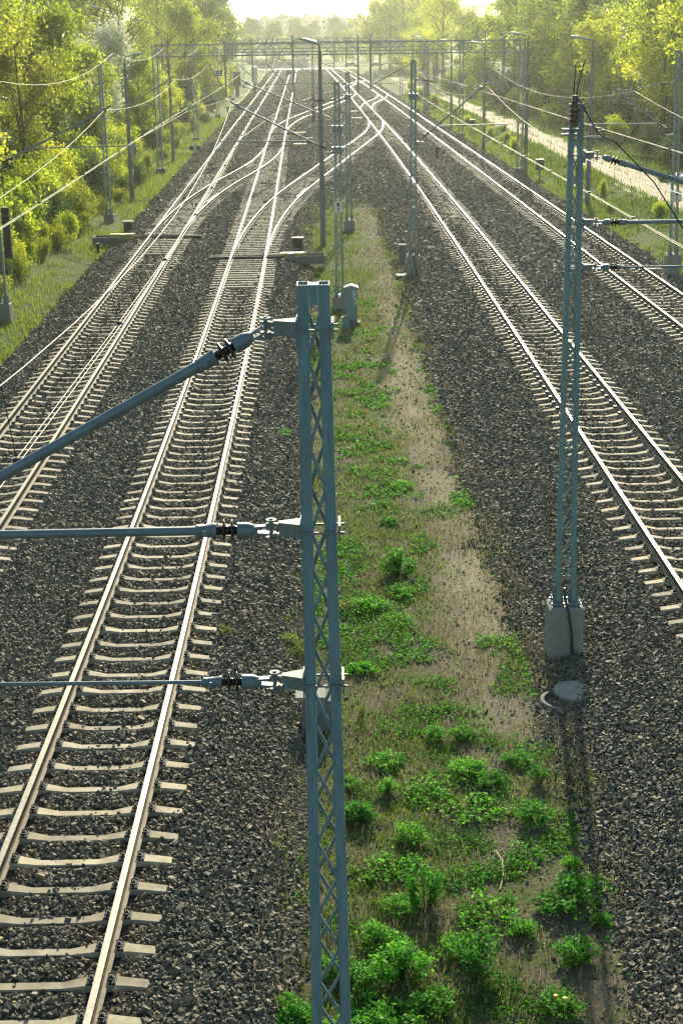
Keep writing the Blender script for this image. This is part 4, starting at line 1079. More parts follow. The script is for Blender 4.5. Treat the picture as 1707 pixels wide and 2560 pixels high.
for dx, dy, s, m_, lb in ((0, 0, .38, 'bag_black', 'black rubbish bag at the left end of the heap by the path'), (.6, .1, .4, 'bag_blue', 'blue rubbish bag in the heap by the path'), (1.15, -.1, .36, 'bag_white', 'white rubbish bag in front of the heap by the path'),
                          (1.6, .3, .42, 'bag_black', 'large black rubbish bag at the right of the heap by the path'), (.35, -.5, .28, 'bag_white', 'small pale rubbish bag lying in front of the black one'), (1.0, .55, .45, 'bag_blue', 'big blue rubbish bag behind the white one')):
    bag(20.1+dx, 91.5+dy, s, M[m_], lb)

# ------------------------------------------------------------------ trees and shrubs
def rand_dirs(n):
    v = rng.normal(size=(n, 3)); return v/np.linalg.norm(v, axis=1)[:, None]
def leaves(P, size, tone, flat=.0):
    """one diamond leaf clump per point"""
    n = len(P); a = rand_dirs(n); b = rand_dirs(n)
    if flat: a[:, 2] *= (1-flat); a /= np.linalg.norm(a, axis=1)[:, None]; b[:, 2] *= (1-flat)
    b -= a*np.sum(a*b, 1)[:, None]; b /= np.linalg.norm(b, axis=1)[:, None]
    s = size[:, None]
    nrm = np.cross(a, b)*s*.25
    V = np.stack([P-a*s, P+b*s*.55+nrm*.3, P+a*s, P-b*s*.55+nrm*.3], 1).reshape(-1, 3)
    F = np.arange(4*n).reshape(n, 4)
    return V, F, tone
def tree_meshes(seed, H, Rc, base, leafm, barkm, nl=13, dens=1.0, lsize=.2, droop=0, bare=0.0, multi=1, top=.95):
    st = random.Random(seed); tr_ = MB(); tips = []
    for mstem in range(multi):
        lean = (st.uniform(-.1, .1), st.uniform(-.1, .1)) if multi == 1 else (st.uniform(-.28, .28), st.uniform(-.28, .28))
        r0 = .022*H/ (multi**.4)
        pts = []
        for i in range(9):
            t = i/8*top; pts.append(Vector((lean[0]*H*t*t+.12*math.sin(3*t+seed), lean[1]*H*t*t+.12*math.cos(4*t+seed), H*t-.15)))
        tr_.tube(pts, [r0*(1-.88*i/8) for i in range(9)], 7)
        L = max(3, nl//multi)
        for i in range(L):
            t = base+(.97-base)*(i+st.random()*.6)/L
            k = t*8/top; j = min(int(k), 7); p = pts[j].lerp(pts[j+1], min(k-j, 1))
            prof = math.sin(math.pi*min(1, ((t-base)/(1-base)*.82+.16)))**.75
            ln = Rc*prof*st.uniform(.7, 1.1)+.25; az = st.uniform(0, 6.283)+i*2.4; el = st.uniform(.25, .9)*(1-.2*droop)
            d = Vector((math.cos(az)*math.cos(el), math.sin(az)*math.cos(el), math.sin(el)))
            q1 = p+d*ln*.5+Vector((0, 0, .05*ln)); q2 = p+d*ln+Vector((0, 0, (.12-.4*droop)*ln))
            tr_.tube([p, q1, q2], [r0*.38*(1-t*.5), r0*.22, r0*.06], 5)
            for s in range(st.randint(5, 8)):
                u = st.uniform(.3, 1.0); a = q1.lerp(q2, (u-.5)*2) if u > .5 else p.lerp(q1, u*2)
                e = Vector((st.gauss(0, 1), st.gauss(0, 1), st.gauss(.25, .8)-droop)).normalized()
                b = a+e*st.uniform(.3, .55)*ln*.8
                tr_.tube([a, b], [r0*.09, r0*.03], 4)
                tips += [a.lerp(b, .6), b]
    C = np.array([tuple(v) for v in tips]); nt = len(C)
    per = int(36*dens)
    keep = rng.random(nt) > bare
    C = C[keep]; nt = len(C)
    sg = (.09*Rc+.1)
    off = rng.normal(size=(nt, per, 3))*sg*rng.uniform(.55, 1.25, (nt, 1, 1))
    P = (C[:, None]+off).reshape(-1, 3)
    P = P[P[:, 2] > .12*H*0+.15]
    clump = np.repeat(rng.uniform(-.2, .2, nt), per)[:len(P)]
    tone = np.clip(.5+clump+rng.normal(0, .2, len(P)), 0, 1)
    V, F, tn = leaves(P, rng.uniform(.6, 1.25, len(P))*lsize*.84, tone)
    crown = np_mesh('crown', V, F, leafm, None, False, {'tone': ('FACE', tn)})
    return tr_.mesh('trunk', [barkm]), crown
KIND = {
    'yellow': tree_meshes(1, 9.6, 3.6, .16, M['leaf_y'], M['bark'], 17, 1.5, .17, multi=3),
    'yellow2': tree_meshes(2, 12.5, 4.2, .2, M['leaf_y'], M['bark'], 19, 1.45, .19),
    'green': tree_meshes(3, 11.5, 4.2, .16, M['leaf_g'], M['bark'], 19, 1.5, .19),
    'green2': tree_meshes(4, 14.5, 4.4, .22, M['leaf_g'], M['bark'], 20, 1.3, .2),
    'olive': tree_meshes(5, 11, 3.8, .15, M['leaf_o'], M['bark'], 18, 1.25, .15, multi=2),
    'bare': tree_meshes(6, 12, 3.6, .2, M['leaf_o'], M['bark'], 20, .6, .12, bare=.25),
    'dull': tree_meshes(7, 13, 4.6, .12, M['leaf_d'], M['bark'], 20, 1.5, .24),
    'blossom': tree_meshes(8, 8.5, 3.0, .2, M['leaf_w'], M['bark'], 16, 1.4, .14, multi=2),
    'tallpale': tree_meshes(9, 16.5, 3.9, .3, M['leaf_y'], M['bark_pale'], 20, .75, .16, bare=.1)}
TLOOK = {'yellow': 'round yellow-green broadleaf tree', 'yellow2': 'tall yellow-green broadleaf tree', 'green': 'dense mid-green tree', 'green2': 'tall airy green tree', 'olive': 'olive-brown budding tree',
         'bare': 'grey-brown barely leafing tree', 'dull': 'dull bluish-green tree', 'blossom': 'small white-blossoming tree', 'tallpale': 'tall slender pale tree with bare lower trunk'}
def tree(k, x, y, s=1.0, label=None, group=None, sz=None):
    r = tag(empty('broadleaf_tree', (x, y, z1(x, y)-.1), random.uniform(0, 6.28)), label, 'tree', group)
    r.scale = (s, s, sz or s)
    a, b = KIND[k]
    inst('trunk', a, r); inst('crown', b, r)
    return r
# left bank, nearest first: (kind, offset from the leftmost track, Y, scale)
left = [('green', -9.5, 47, .75), ('yellow', -7.6, 57, .82), ('green', -11.5, 62, .9), ('olive', -9.6, 71, .92), ('olive', -13.5, 78, 1.0), ('olive', -8.4, 82, .8), ('yellow', -8.8, 95, 1.0), ('yellow', -12.0, 103, 1.05), ('green', -16, 92, 1.15), ('green', -8.6, 108, .62),
        ('blossom', -8.6, 118, 1.0), ('green', -19, 112, 1.2), ('yellow2', -22, 128, 1.05), ('bare', -9.5, 140, .98), ('bare', -12.5, 152, 1.05), ('green2', -19, 150, 1.1), ('green', -7.6, 132, .6), ('bare', -7.8, 165, .8), ('yellow', -7.2, 150, .62), ('green2', -17, 178, 1.15), ('tallpale', -8.5, 200, .95), ('yellow2', -8.0, 190, .95), ('yellow2', -13, 212, 1.2),
        ('dull', -8.5, 240, 1.0), ('dull', -12.0, 262, 1.15), ('yellow', -7.0, 222, .8), ('green', -8, 285, 1.1), ('dull', -10, 315, 1.15), ('green2', -18, 240, 1.2), ('green2', -27, 150, 1.3), ('green', -27, 110, 1.35), ('dull', -24, 205, 1.3), ('green', -20, 300, 1.3), ('dull', -14, 350, 1.2), ('olive', -18, 70, 1.15)]
places_l = ['just behind the counterweight mast', 'behind the second left mast', 'above the left grass bank', 'left of the first gantry', 'behind the nearest gantry\'s left leg', 'beside the far left gantries', 'at the far end of the left bank']
def ordinal(i): return ['first', 'second', 'third', 'fourth', 'fifth', 'sixth', 'seventh', 'eighth', 'ninth', 'tenth', 'eleventh', 'twelfth', 'thirteenth', 'fourteenth', 'fifteenth', 'sixteenth', 'seventeenth', 'eighteenth', 'nineteenth', 'twentieth', 'twenty-first', 'twenty-second', 'twenty-third', 'twenty-fourth', 'twenty-fifth'][i]
cnt = {}
for k, dx, y, s in left:
    i = cnt.get(k, 0); cnt[k] = i+1
    front = dx > -14
    pl = 'on the left bank' if front else 'in the left back row'
    tree(k, Tx('T1', y)+dx, y, s, f'{TLOOK[k]} {pl}, {ordinal(i)} along', 'trees on the left bank')
right = [('yellow2', 13.6, 92, .95), ('yellow2', 12.6, 104, 1.02), ('yellow2', 14.8, 114, 1.08), ('yellow', 12.4, 118, 1.0), ('green', 14.2, 126, 1.0), ('yellow2', 16.5, 136, 1.1), ('yellow', 12.8, 140, .95), ('yellow', 12.6, 152, 1.05), ('green', 14.5, 160, 1.05), ('yellow2', 13.8, 172, 1.1), ('green2', 14.2, 186, 1.0), ('green', 12.3, 178, .7), ('green2', 13.0, 205, 1.05), ('green2', 15, 222, 1.1), ('green', 12.5, 232, .9), ('olive', 13.5, 250, 1.0),
         ('tallpale', 10.5, 262, 1.0), ('tallpale', 11.5, 285, 1.05), ('yellow', 9.5, 292, .9), ('yellow', 10.5, 318, 1.0), ('yellow2', 12.5, 335, 1.0), ('yellow', 9.8, 350, .95), ('tallpale', 13.5, 310, .95), ('green', 20, 120, 1.25), ('green2', 21, 150, 1.25), ('green2', 22, 185, 1.3), ('green', 21, 240, 1.3), ('olive', 19, 290, 1.2), ('dull', 30, 160, 1.4), ('dull', 30, 215, 1.4), ('yellow2', 19.5, 104, 1.2), ('green', 18, 92, 1.1)]
cnt = {}
for k, dx, y, s in right:
    i = cnt.get(k, 0); cnt[k] = i+1
    pl = 'behind the dirt path' if dx < 16 else 'in the back row of the wood'
    tree(k, Tx('T4', y)+dx+(2.6 if y < 250 else .5), y, s, f'{TLOOK[k]} {pl}, {ordinal(i)} along', 'trees beyond the dirt path')
# far trees below the blocks of flats
far = [('dull', -52, 470, 1.3), ('dull', -40, 505, 1.2), ('dull', -30, 560, 1.15), ('dull', -22, 600, 1.0), ('dull', -15, 585, 1.1), ('dull', -8, 620, 1.05), ('dull', 0, 600, 1.15), ('dull', 8, 640, 1.15), ('dull', 15, 600, 1.0), ('dull', -26, 640, 1.05), ('dull', -34, 620, 1.1), ('dull', 3, 560, .95), ('dull', -11, 540, .9),
       ('yellow', -18, 505, .9), ('yellow', -6, 520, .8), ('yellow', 6, 500, 1.05), ('yellow', 12, 480, 1.15), ('yellow', 18, 500, 1.3), ('yellow2', 24, 470, 1.1), ('yellow2', 30, 430, 1.1), ('olive', 22, 560, 1.2), ('olive', 30, 590, 1.3), ('yellow', 20, 410, 1.0), ('yellow', 26, 380, 1.05), ('dull', 36, 520, 1.4), ('green', -32, 430, 1.1), ('green', -40, 400, 1.3), ('dull', -48, 420, 1.4), ('dull', -20, 520, 1.0), ('olive', 38, 450, 1.3),
       ('dull', -42, 580, 1.3), ('green', 0, 500, .6), ('green', -26, 480, .7), ('olive', -12, 500, .6), ('dull', 12, 545, 1.0), ('tallpale', 14.2, 388, 1.3), ('tallpale', 17.2, 374, 1.25), ('yellow2', 16.5, 402, 1.6), ('green2', 20.5, 408, 1.5), ('tallpale', 21, 392, 1.35), ('yellow2', 22.5, 366, 1.5), ('green2', 25, 384, 1.5), ('yellow2', 12.2, 410, 1.35), ('olive', 19, 425, 1.6)]
cnt = {}
for k, x, y, s in far:
    i = cnt.get(k, 0); cnt[k] = i+1
    w = 'beneath the distant flats' if -45 < x < 12 else 'at the far end of the line'
    side = 'left of' if x < -18 else ('below' if x < 10 else 'right of')
    tree(k, x, y, s, f'hazy {TLOOK[k].split(" with")[0]} {side} the distant flats' if False else f'distant {TLOOK[k].split(" with")[0]} {w}', f'distant {TLOOK[k].split(" with")[0]}s {w}')

def shrub_meshes(seed, H, Rc, leafm, n=26, per=34, lsize=.08):
    st = random.Random(seed); tr_ = MB(); tips = []
    for i in range(n):
        az = st.uniform(0, 6.283); el = st.uniform(.55, 1.45); ln = H*st.uniform(.6, 1.1)
        d = Vector((math.cos(az)*math.cos(el)*Rc/H, math.sin(az)*math.cos(el)*Rc/H, math.sin(el)))
        p0 = Vector((st.gauss(0, .12)*Rc, st.gauss(0, .12)*Rc, -.05)); p1 = p0+d*ln*.55; p2 = p0+d*ln+Vector((0, 0, .03))
        tr_.tube([p0, p1, p2], [.018, .012, .005], 4)
        for t in (.35, .6, .8, 1.0): tips.append(p0.lerp(p2, t))
    C = np.array([tuple(v) for v in tips]); off = rng.normal(size=(len(C), per, 3))*np.array([.11*Rc+.03, .11*Rc+.03, .1*H])
    P = (C[:, None]+off).reshape(-1, 3); P[:, 2] = np.abs(P[:, 2])+.03
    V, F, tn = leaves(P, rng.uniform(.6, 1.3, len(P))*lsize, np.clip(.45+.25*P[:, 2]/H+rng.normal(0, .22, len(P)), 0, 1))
    return tr_.mesh('stems', [M['bark']]), np_mesh('foliage', V, F, leafm, None, False, {'tone': ('FACE', tn)})
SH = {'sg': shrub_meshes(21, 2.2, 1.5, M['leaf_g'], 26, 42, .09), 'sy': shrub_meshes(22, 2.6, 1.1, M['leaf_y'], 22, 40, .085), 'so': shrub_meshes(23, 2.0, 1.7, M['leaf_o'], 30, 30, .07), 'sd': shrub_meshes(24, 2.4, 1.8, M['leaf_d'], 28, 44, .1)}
SLOOK = {'sg': 'leafy green shrub', 'sy': 'upright yellow-leaved shrub', 'so': 'brownish twiggy shrub', 'sd': 'dark green thicket shrub'}
cnt = {}
def shrub(k, x, y, s, place, group):
    i = cnt.get((k, place), 0); cnt[(k, place)] = i+1
    r = tag(empty('shrub', (x, y, z1(x, y)-.05), random.uniform(0, 6.28)), f'{SLOOK[k]} {place}, {ordinal(min(i, 24))} along', 'shrub', group); r.scale = (s, s, s*random.uniform(.85, 1.15))
    inst('stems', SH[k][0], r); inst('foliage', SH[k][1], r)
Ls = []
for y in np.arange(41, 190, 3.8):
    for dx in (-5.5, -6.4, -7.8, -9.4):
        if random.random() < .8: Ls.append((dx+random.uniform(-.6, .6), y+random.uniform(-2, 2)))
for y in np.arange(52, 104, 2.3):
    for dx in (-5.5, -6.6, -7.9, -9.3): Ls.append((dx+random.uniform(-.4, .4), y+random.uniform(-1, 1)))
Ls.sort(key=lambda q: q[1])
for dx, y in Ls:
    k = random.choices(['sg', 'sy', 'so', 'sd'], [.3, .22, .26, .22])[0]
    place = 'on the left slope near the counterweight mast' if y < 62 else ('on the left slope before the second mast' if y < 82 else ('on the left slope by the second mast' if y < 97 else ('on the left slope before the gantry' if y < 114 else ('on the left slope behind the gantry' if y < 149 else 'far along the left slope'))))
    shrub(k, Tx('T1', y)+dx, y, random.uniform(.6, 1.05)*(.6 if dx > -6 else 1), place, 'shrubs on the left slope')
for dx, y, k, s in ((11.6, 100, 'sd', .8), (12.2, 108, 'sd', .9), (11.9, 121, 'sg', .8), (11.8, 130, 'sg', .9), (12, 140, 'sd', 1.0), (11.8, 150, 'sg', .9), (12.0, 165, 'sg', 1.0), (11.5, 176, 'sg', .9), (11.5, 190, 'sd', 1.1), (11.4, 204, 'sg', 1.0), (11, 218, 'sg', 1.0), (11, 232, 'sd', 1.1), (10.6, 246, 'sg', 1.0)):
    shrub(k, Tx('T4', y)+dx, y, s, 'at the wood edge', 'shrubs at the wood edge beyond the path')
for i_ in range(34):
    y = 84+i_*5.2; shrub(['sd', 'sg', 'sd', 'so'][i_ % 4], Tx('T4', y)+random.uniform(14, 20), y+random.uniform(-1.5, 1.5), random.uniform(1.1, 1.7), 'under the trees near the bridge' if y < 130 else ('under the trees past the gantry' if y < 190 else 'under the far right trees'), 'undergrowth shrubs beneath the right trees')
for i_ in range(22):
    y = 188+i_*6; shrub(['sd', 'sg', 'sy'][i_ % 3], Tx('T1', y)-random.uniform(5.5, 9), y, random.uniform(.9, 1.5), 'on the far left bank', 'shrubs on the far left bank')
for dx, y, k, s in ((4.6, 88, 'sy', .3), (4.9, 98, 'sg', .35), (3.9, 116, 'sy', .32), (4.3, 124, 'sy', .42), (4.9, 133, 'sg', .35), (4.4, 141, 'sy', .4), (5.2, 76, 'sg', .3), (3.8, 82, 'sg', .22), (4.2, 160, 'sg', .5), (4.4, 175, 'sy', .5), (4.4, 200, 'sg', .7), (4.4, 225, 'sy', .8), (4.5, 245, 'sy', .9)):
    shrub(k, Tx('T4', y)+dx, y, s, 'on the grassy right bank', 'shrubs on the grassy right bank')

# ------------------------------------------------------------------ grass (stuff) and weeds
def grass_mesh(name, X, Y, hgt, wid, tone):
    n = len(X); Z = zt(X, Y)-.01
    az = rng.uniform(0, 6.283, n); le = rng.uniform(.1, .75, n)
    dx, dy = np.cos(az), np.sin(az)
    b = np.stack([X, Y, Z], -1); s = np.stack([-dy, dx, 0*dx], -1)*wid[:, None]*.5
    tip = b+np.stack([dx*le*hgt, dy*le*hgt, hgt], -1); mid = b+np.stack([dx*le*hgt*.35, dy*le*hgt*.35, hgt*.6], -1)
    V = np.stack([b-s, b+s, mid+s*.8, tip, mid-s*.8], 1).reshape(-1, 3)
    F = (np.array([[0, 1, 2, 4], [4, 2, 3, 3]])[None]+5*np.arange(n)[:, None, None])
    quads = F[:, 0]; tris = F[:, 1][:, :3]
    # write as quads with a degenerate-free second quad: use two triangles for the tip
    q2 = np.stack([quads[:, 3], quads[:, 2], tris[:, 2]], -1)
    allt = np.concatenate([quads[:, [0, 1, 2]], quads[:, [0, 2, 3]], q2])
    me = np_mesh(name, V, allt, M['grass'], None, False, {'tone': ('FACE', np.tile(tone, 3))})
    o = link(bpy.data.objects.new(name, me)); o['kind'] = 'stuff'; return o
def scatter_grass():
    # weedy strip between the middle tracks
    P = frustum_pts(lambda y: 760*min(1, (22/y)**1.1), 10.5, 95); x, y = P.T
    b = x-T('T2', y); c = x-T('T3', y)
    pn = fbm(x*.8, y*.55, 31); pn2 = fbm(x*2.6, y*2.6, 33)
    want = (pn-.45)*3.4+(pn2-.5)*1.4+.55*np.exp(-((b-4.0)/1.1)**2)-1.0*np.exp(-((c+4.35)/.45)**2)*np.clip((y-18)/5, 0, 1)+.05*(y < 19)
    jit = (fbm(x*1.3, y*1.3, 9)-.5)*1.2
    k = (b > 2.5+jit*.5) & (c < -3.5+jit) & (rng.random(len(x)) < np.clip(want+.35*np.clip((y-45)/15, 0, 1), .04, .95))
    x, y, pn = x[k], y[k], pn2[k]
    f = np.clip(y/24, 1, 2.6)
    grass_mesh('grass', x, y, rng.uniform(.02, .1, len(x))*f**.3, rng.uniform(.006, .014, len(x))*f, np.clip(rng.normal(.42, .27, len(x))+(pn-.5)*.8, 0, 1))
    # bright verge and slope on the left
    n = 90000; y = 40+(rng.random(n)**1.5)*150; dx = -2.75-rng.random(n)**1.3*8
    x = T('T1', y)+dx; pn = fbm(x*.6, y*.4, 41)
    k = rng.random(n) < np.clip((pn-.3)*3, .05, 1)*np.where(dx > -4.8, 1, .6); x, y, dx = x[k], y[k], dx[k]
    f = np.clip(y/40, 1, 3)
    grass_mesh('grass', x, y, rng.uniform(.06, .22, len(x))*np.where(dx < -5, 1.9, 1)*f**.5, rng.uniform(.012, .03, len(x))*f, np.clip(rng.normal(.74, .2, len(x))-(dx < -5)*.3, 0, 1))
    # right bank, both sides of the path
    n = 120000; y = 50+(rng.random(n)**1.5)*200; dx = np.where(rng.random(n) < .6, 2.5+rng.random(n)*3.7, 9.2+rng.random(n)*3.8)
    mid = rng.random(n); dx = np.where(mid < .006, rng.normal(7.65, .2, n), np.where(mid < .045, np.where(rng.random(n) < .5, 6.0, 9.25)+rng.normal(0, .3, n), dx))
    x = T('T4', y)+dx; pn = fbm(x*.6, y*.4, 43)
    k = rng.random(n) < np.clip((pn-.28)*3, .05, 1); x, y, dx = x[k], y[k], dx[k]
    f = np.clip(y/45, 1, 3)
    grass_mesh('grass', x, y, rng.uniform(.06, .24, len(x))*f**.5, rng.uniform(.012, .03, len(x))*f, np.clip(rng.normal(.42, .22, len(x))-(dx < 3.6)*(-.2), 0, 1))
scatter_grass()
def scatter_undergrowth():
    P = frustum_pts(lambda y: 2600*min(1, (15/y)**1.6), 10.5, 60); x, y = P.T
    b = x-T('T2', y); c = x-T('T3', y)
    pn = fbm(x*1.1+3, y*.9, 51); pn2 = fbm(x*3.3, y*3.3, 53)
    want = (pn-.5)*4.5+(pn2-.5)*2.4-.1-1.2*np.exp(-((c+4.35)/.45)**2)*np.clip((y-18)/5, 0, 1)
    k = (b > 2.7) & (c < -3.7) & (rng.random(len(x)) < np.clip(want, .015, .9)); x, y = x[k], y[k]
    f = np.clip(y/16, 1, 3)
    Pt = np.stack([x, y, zt(x, y)+rng.uniform(0, .07, len(x))], -1)
    V, F, tn = leaves(Pt, rng.uniform(.012, .026, len(x))*f, np.clip(rng.normal(.45, .25, len(x)), 0, 1), .4)
    me = np_mesh('undergrowth', V, F, M['weed'], None, False, {'tone': ('FACE', tn)}); o = link(bpy.data.objects.new('undergrowth', me)); o['kind'] = 'stuff'
    P = frustum_pts(lambda y: 330*min(1, (20/y)**1.2), 10.5, 90); x, y = P.T
    b = x-T('T2', y); c = x-T('T3', y); k = (b > 2.3) & (c < -3.2) & (rng.random(len(x)) < np.clip((fbm(x*.9, y*.9, 57)-.3)*2.2, .05, 1)); x, y = x[k], y[k]; f = np.clip(y/24, 1, 2.6)
    o = grass_mesh('dry_grass', x, y, rng.uniform(.05, .22, len(x)), rng.uniform(.005, .01, len(x))*f, rng.random(len(x))); o.data.materials[0] = M['straw']
scatter_undergrowth()

def weed_meshes(seed, H, Rc, leafm, n=34, per=20, ls=.028):
    st = random.Random(seed); tr_ = MB(); P = []; Tn = []
    for i in range(n):
        az = st.uniform(0, 6.283); rr = Rc*math.sqrt(st.random()); h = H*(1-.55*(rr/Rc)**2)*st.uniform(.7, 1.15)
        p0 = Vector((rr*.3*math.cos(az), rr*.3*math.sin(az), -.02)); p1 = Vector((rr*math.cos(az), rr*math.sin(az), h))
        tr_.tube([p0, p0.lerp(p1, .5)+Vector((0, 0, .02)), p1], [.005, .004, .002], 4)
        for j in range(per):
            t = .3+.7*st.random()**.6; q = p0.lerp(p1, t); a2 = st.uniform(0, 6.283); w = (.05+.03*t)*Rc/.3
            P.append((q.x+math.cos(a2)*w*st.random(), q.y+math.sin(a2)*w*st.random(), q.z+st.gauss(0, .012))); Tn.append(min(1, max(0, .15+.6*t+st.gauss(0, .2))))  # leaves brighter up the stem: lit tips and dark insides painted into tone
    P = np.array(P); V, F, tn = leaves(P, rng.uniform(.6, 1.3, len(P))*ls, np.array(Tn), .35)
    return tr_.mesh('stems', [M['weed']]), np_mesh('foliage', V, F, leafm, None, False, {'tone': ('FACE', tn)})
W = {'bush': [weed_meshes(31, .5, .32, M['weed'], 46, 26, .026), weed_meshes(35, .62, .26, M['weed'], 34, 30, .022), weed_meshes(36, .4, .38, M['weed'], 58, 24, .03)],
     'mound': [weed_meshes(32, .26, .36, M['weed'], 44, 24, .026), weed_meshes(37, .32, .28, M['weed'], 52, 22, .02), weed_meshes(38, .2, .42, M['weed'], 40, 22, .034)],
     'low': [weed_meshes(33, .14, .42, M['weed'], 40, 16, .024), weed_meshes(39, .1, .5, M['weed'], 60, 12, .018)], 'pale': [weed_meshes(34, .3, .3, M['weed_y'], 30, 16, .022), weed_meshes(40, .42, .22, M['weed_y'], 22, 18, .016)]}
WLOOK = {'bush': 'tall bushy green weed', 'mound': 'rounded green weed', 'low': 'low spreading weed patch', 'pale': 'pale weed tuft'}
# (kind, picture x, picture y in the photograph's 1568 x 2352 view, size) turned into ground points further down
WP = [('bush', 915, 1312, 1.0), ('mound', 922, 1356, .75), ('mound', 850, 1392, 1.0), ('pale', 800, 1395, .9), ('low', 900, 1420, 1.0), ('mound', 836, 1535, .85), ('low', 1000, 1560, .8), ('pale', 830, 1640, .8), ('low', 1130, 1475, .9),
      ('mound', 1000, 1690, .75), ('mound', 1060, 1690, .9), ('low', 1010, 1720, .8), ('mound', 890, 1745, .7), ('bush', 890, 1815, .62), ('mound', 1070, 1770, .9), ('mound', 1130, 1795, .85), ('mound', 1190, 1745, .8), ('bush', 1235, 1790, .55), ('low', 990, 1810, 1.0), ('low', 1080, 1850, 1.1),
      ('bush', 828, 1875, .8), ('mound', 940, 1920, .9), ('low', 1060, 1930, 1.1), ('mound', 1225, 1880, 1.1), ('low', 1210, 1955, .9), ('mound', 1310, 1985, .75), ('bush', 975, 2075, .95), ('mound', 920, 2080, .7), ('mound', 1300, 2075, 1.1), ('low', 1130, 2100, 1.2), ('bush', 1385, 2120, .5),
      ('bush', 870, 2165, .7), ('bush', 1090, 2230, 1.0), ('bush', 920, 2240, 1.0), ('mound', 1050, 2180, .9), ('mound', 1200, 2140, .8), ('mound', 1320, 2200, .9), ('bush', 830, 2270, .75), ('mound', 1000, 2300, .8), ('low', 1170, 2290, 1.0), ('mound', 1280, 2310, .85), ('mound', 900, 2335, .9), ('bush', 690, 2345, .8), ('mound', 660, 2310, .6),
      ('mound', 850, 2365, .9), ('low', 1060, 2010, 1.0), ('low', 880, 1990, 1.0), ('pale', 690, 1500, .9), ('pale', 665, 1480, .7), ('low', 795, 997, .9), ('low', 1010, 1170, 1.1), ('low', 1060, 1150, .8), ('mound', 890, 1195, .6), ('low', 650, 1010, .8), ('low', 870, 1080, 1.0), ('low', 930, 1110, .9), ('pale', 520, 1500, .6), ('mound', 740, 2370, .7),
      ('low', 960, 1640, .9), ('low', 1110, 1690, .8), ('mound', 800, 1800, .7), ('low', 1290, 1930, .8), ('low', 1350, 2040, .7), ('mound', 780, 2230, .8), ('low', 1150, 1990, .9)]
FX = 3657/1.0887
TH = math.atan((1280-88)/3657); RO = -.016; CH = 9.35
fwd = Vector((0, math.cos(TH), -math.sin(TH))); r0_ = Vector((1, 0, 0)); u0_ = Vector((0, math.sin(TH), math.cos(TH)))
rgt = r0_*math.cos(RO)+u0_*math.sin(RO); upv = -r0_*math.sin(RO)+u0_*math.cos(RO)
def ground_pt(px, py, z=-.45):
    d = fwd*FX+rgt*(px-784)-upv*(py-1175.6); t = (z-CH)/d.z
    return d.x*t, d.y*t
cnt2 = {}
WP.sort(key=lambda q: -q[2])
for k, px, py, s in WP:
    x, y = ground_pt(px, py+8)
    side = 'left of the mast' if px < 705 else ('against the nearest mast' if px < 860 else ('at the gravel edge' if px > 1160 else 'in mid strip'))
    row = 'at the picture bottom' if py > 2250 else ('a little above the bottom' if py > 2030 else ('below the manhole' if py > 1720 else ('level with the manhole' if py > 1560 else ('level with the right plinth' if py > 1390 else ('above the right plinth' if py > 1180 else 'far up the strip')))))
    i = cnt2.get((k, side, row), 0); cnt2[(k, side, row)] = i+1
    lab = f'{WLOOK[k]} {side}, {row}'+('' if i == 0 else f', {ordinal(i)} nearest')
    r = tag(empty('weed_plant', (x, y, z1(x, y)), random.uniform(0, 6.28)), lab, 'weed', 'weeds in the middle strip'); q = s*random.uniform(.74, 1.06); r.scale = (q*random.uniform(.9, 1.4), q*random.uniform(.9, 1.3), q)
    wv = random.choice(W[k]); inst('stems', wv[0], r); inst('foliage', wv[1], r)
# two dandelion heads
for px, py in ((1275, 2291), (1296, 2297)):
    x, y = ground_pt(px, py, -.2); mb = MB(); mb.lathe((0, 0, 0), (0, 0, 1), [(0, .012), (.012, .03), (.02, .026), (.024, .01)], 10); mb.tube([(0, 0, 0), (0, .01, -.25)], .004, 4)
    tag(inst('dandelion', mb.mesh('dandelion', [M['flower']]), None, (x, y, -.19)), 'yellow dandelion head on a weed clump near the bottom', 'flower', 'dandelions near the bottom edge')
# a bent dry stick
x, y = ground_pt(1145, 1995); mb = MB(); mb.tube([(0, .4, .02), (.05, .1, .06), (.03, -.2, .04), (-.04, -.5, .02)], .012, 6); tag(inst('dry_stick', mb.mesh('dry_stick', [M['wood_tan']]), None, (x, y, z1(x, y))), 'bent pale dry stick lying among the weeds', 'stick')

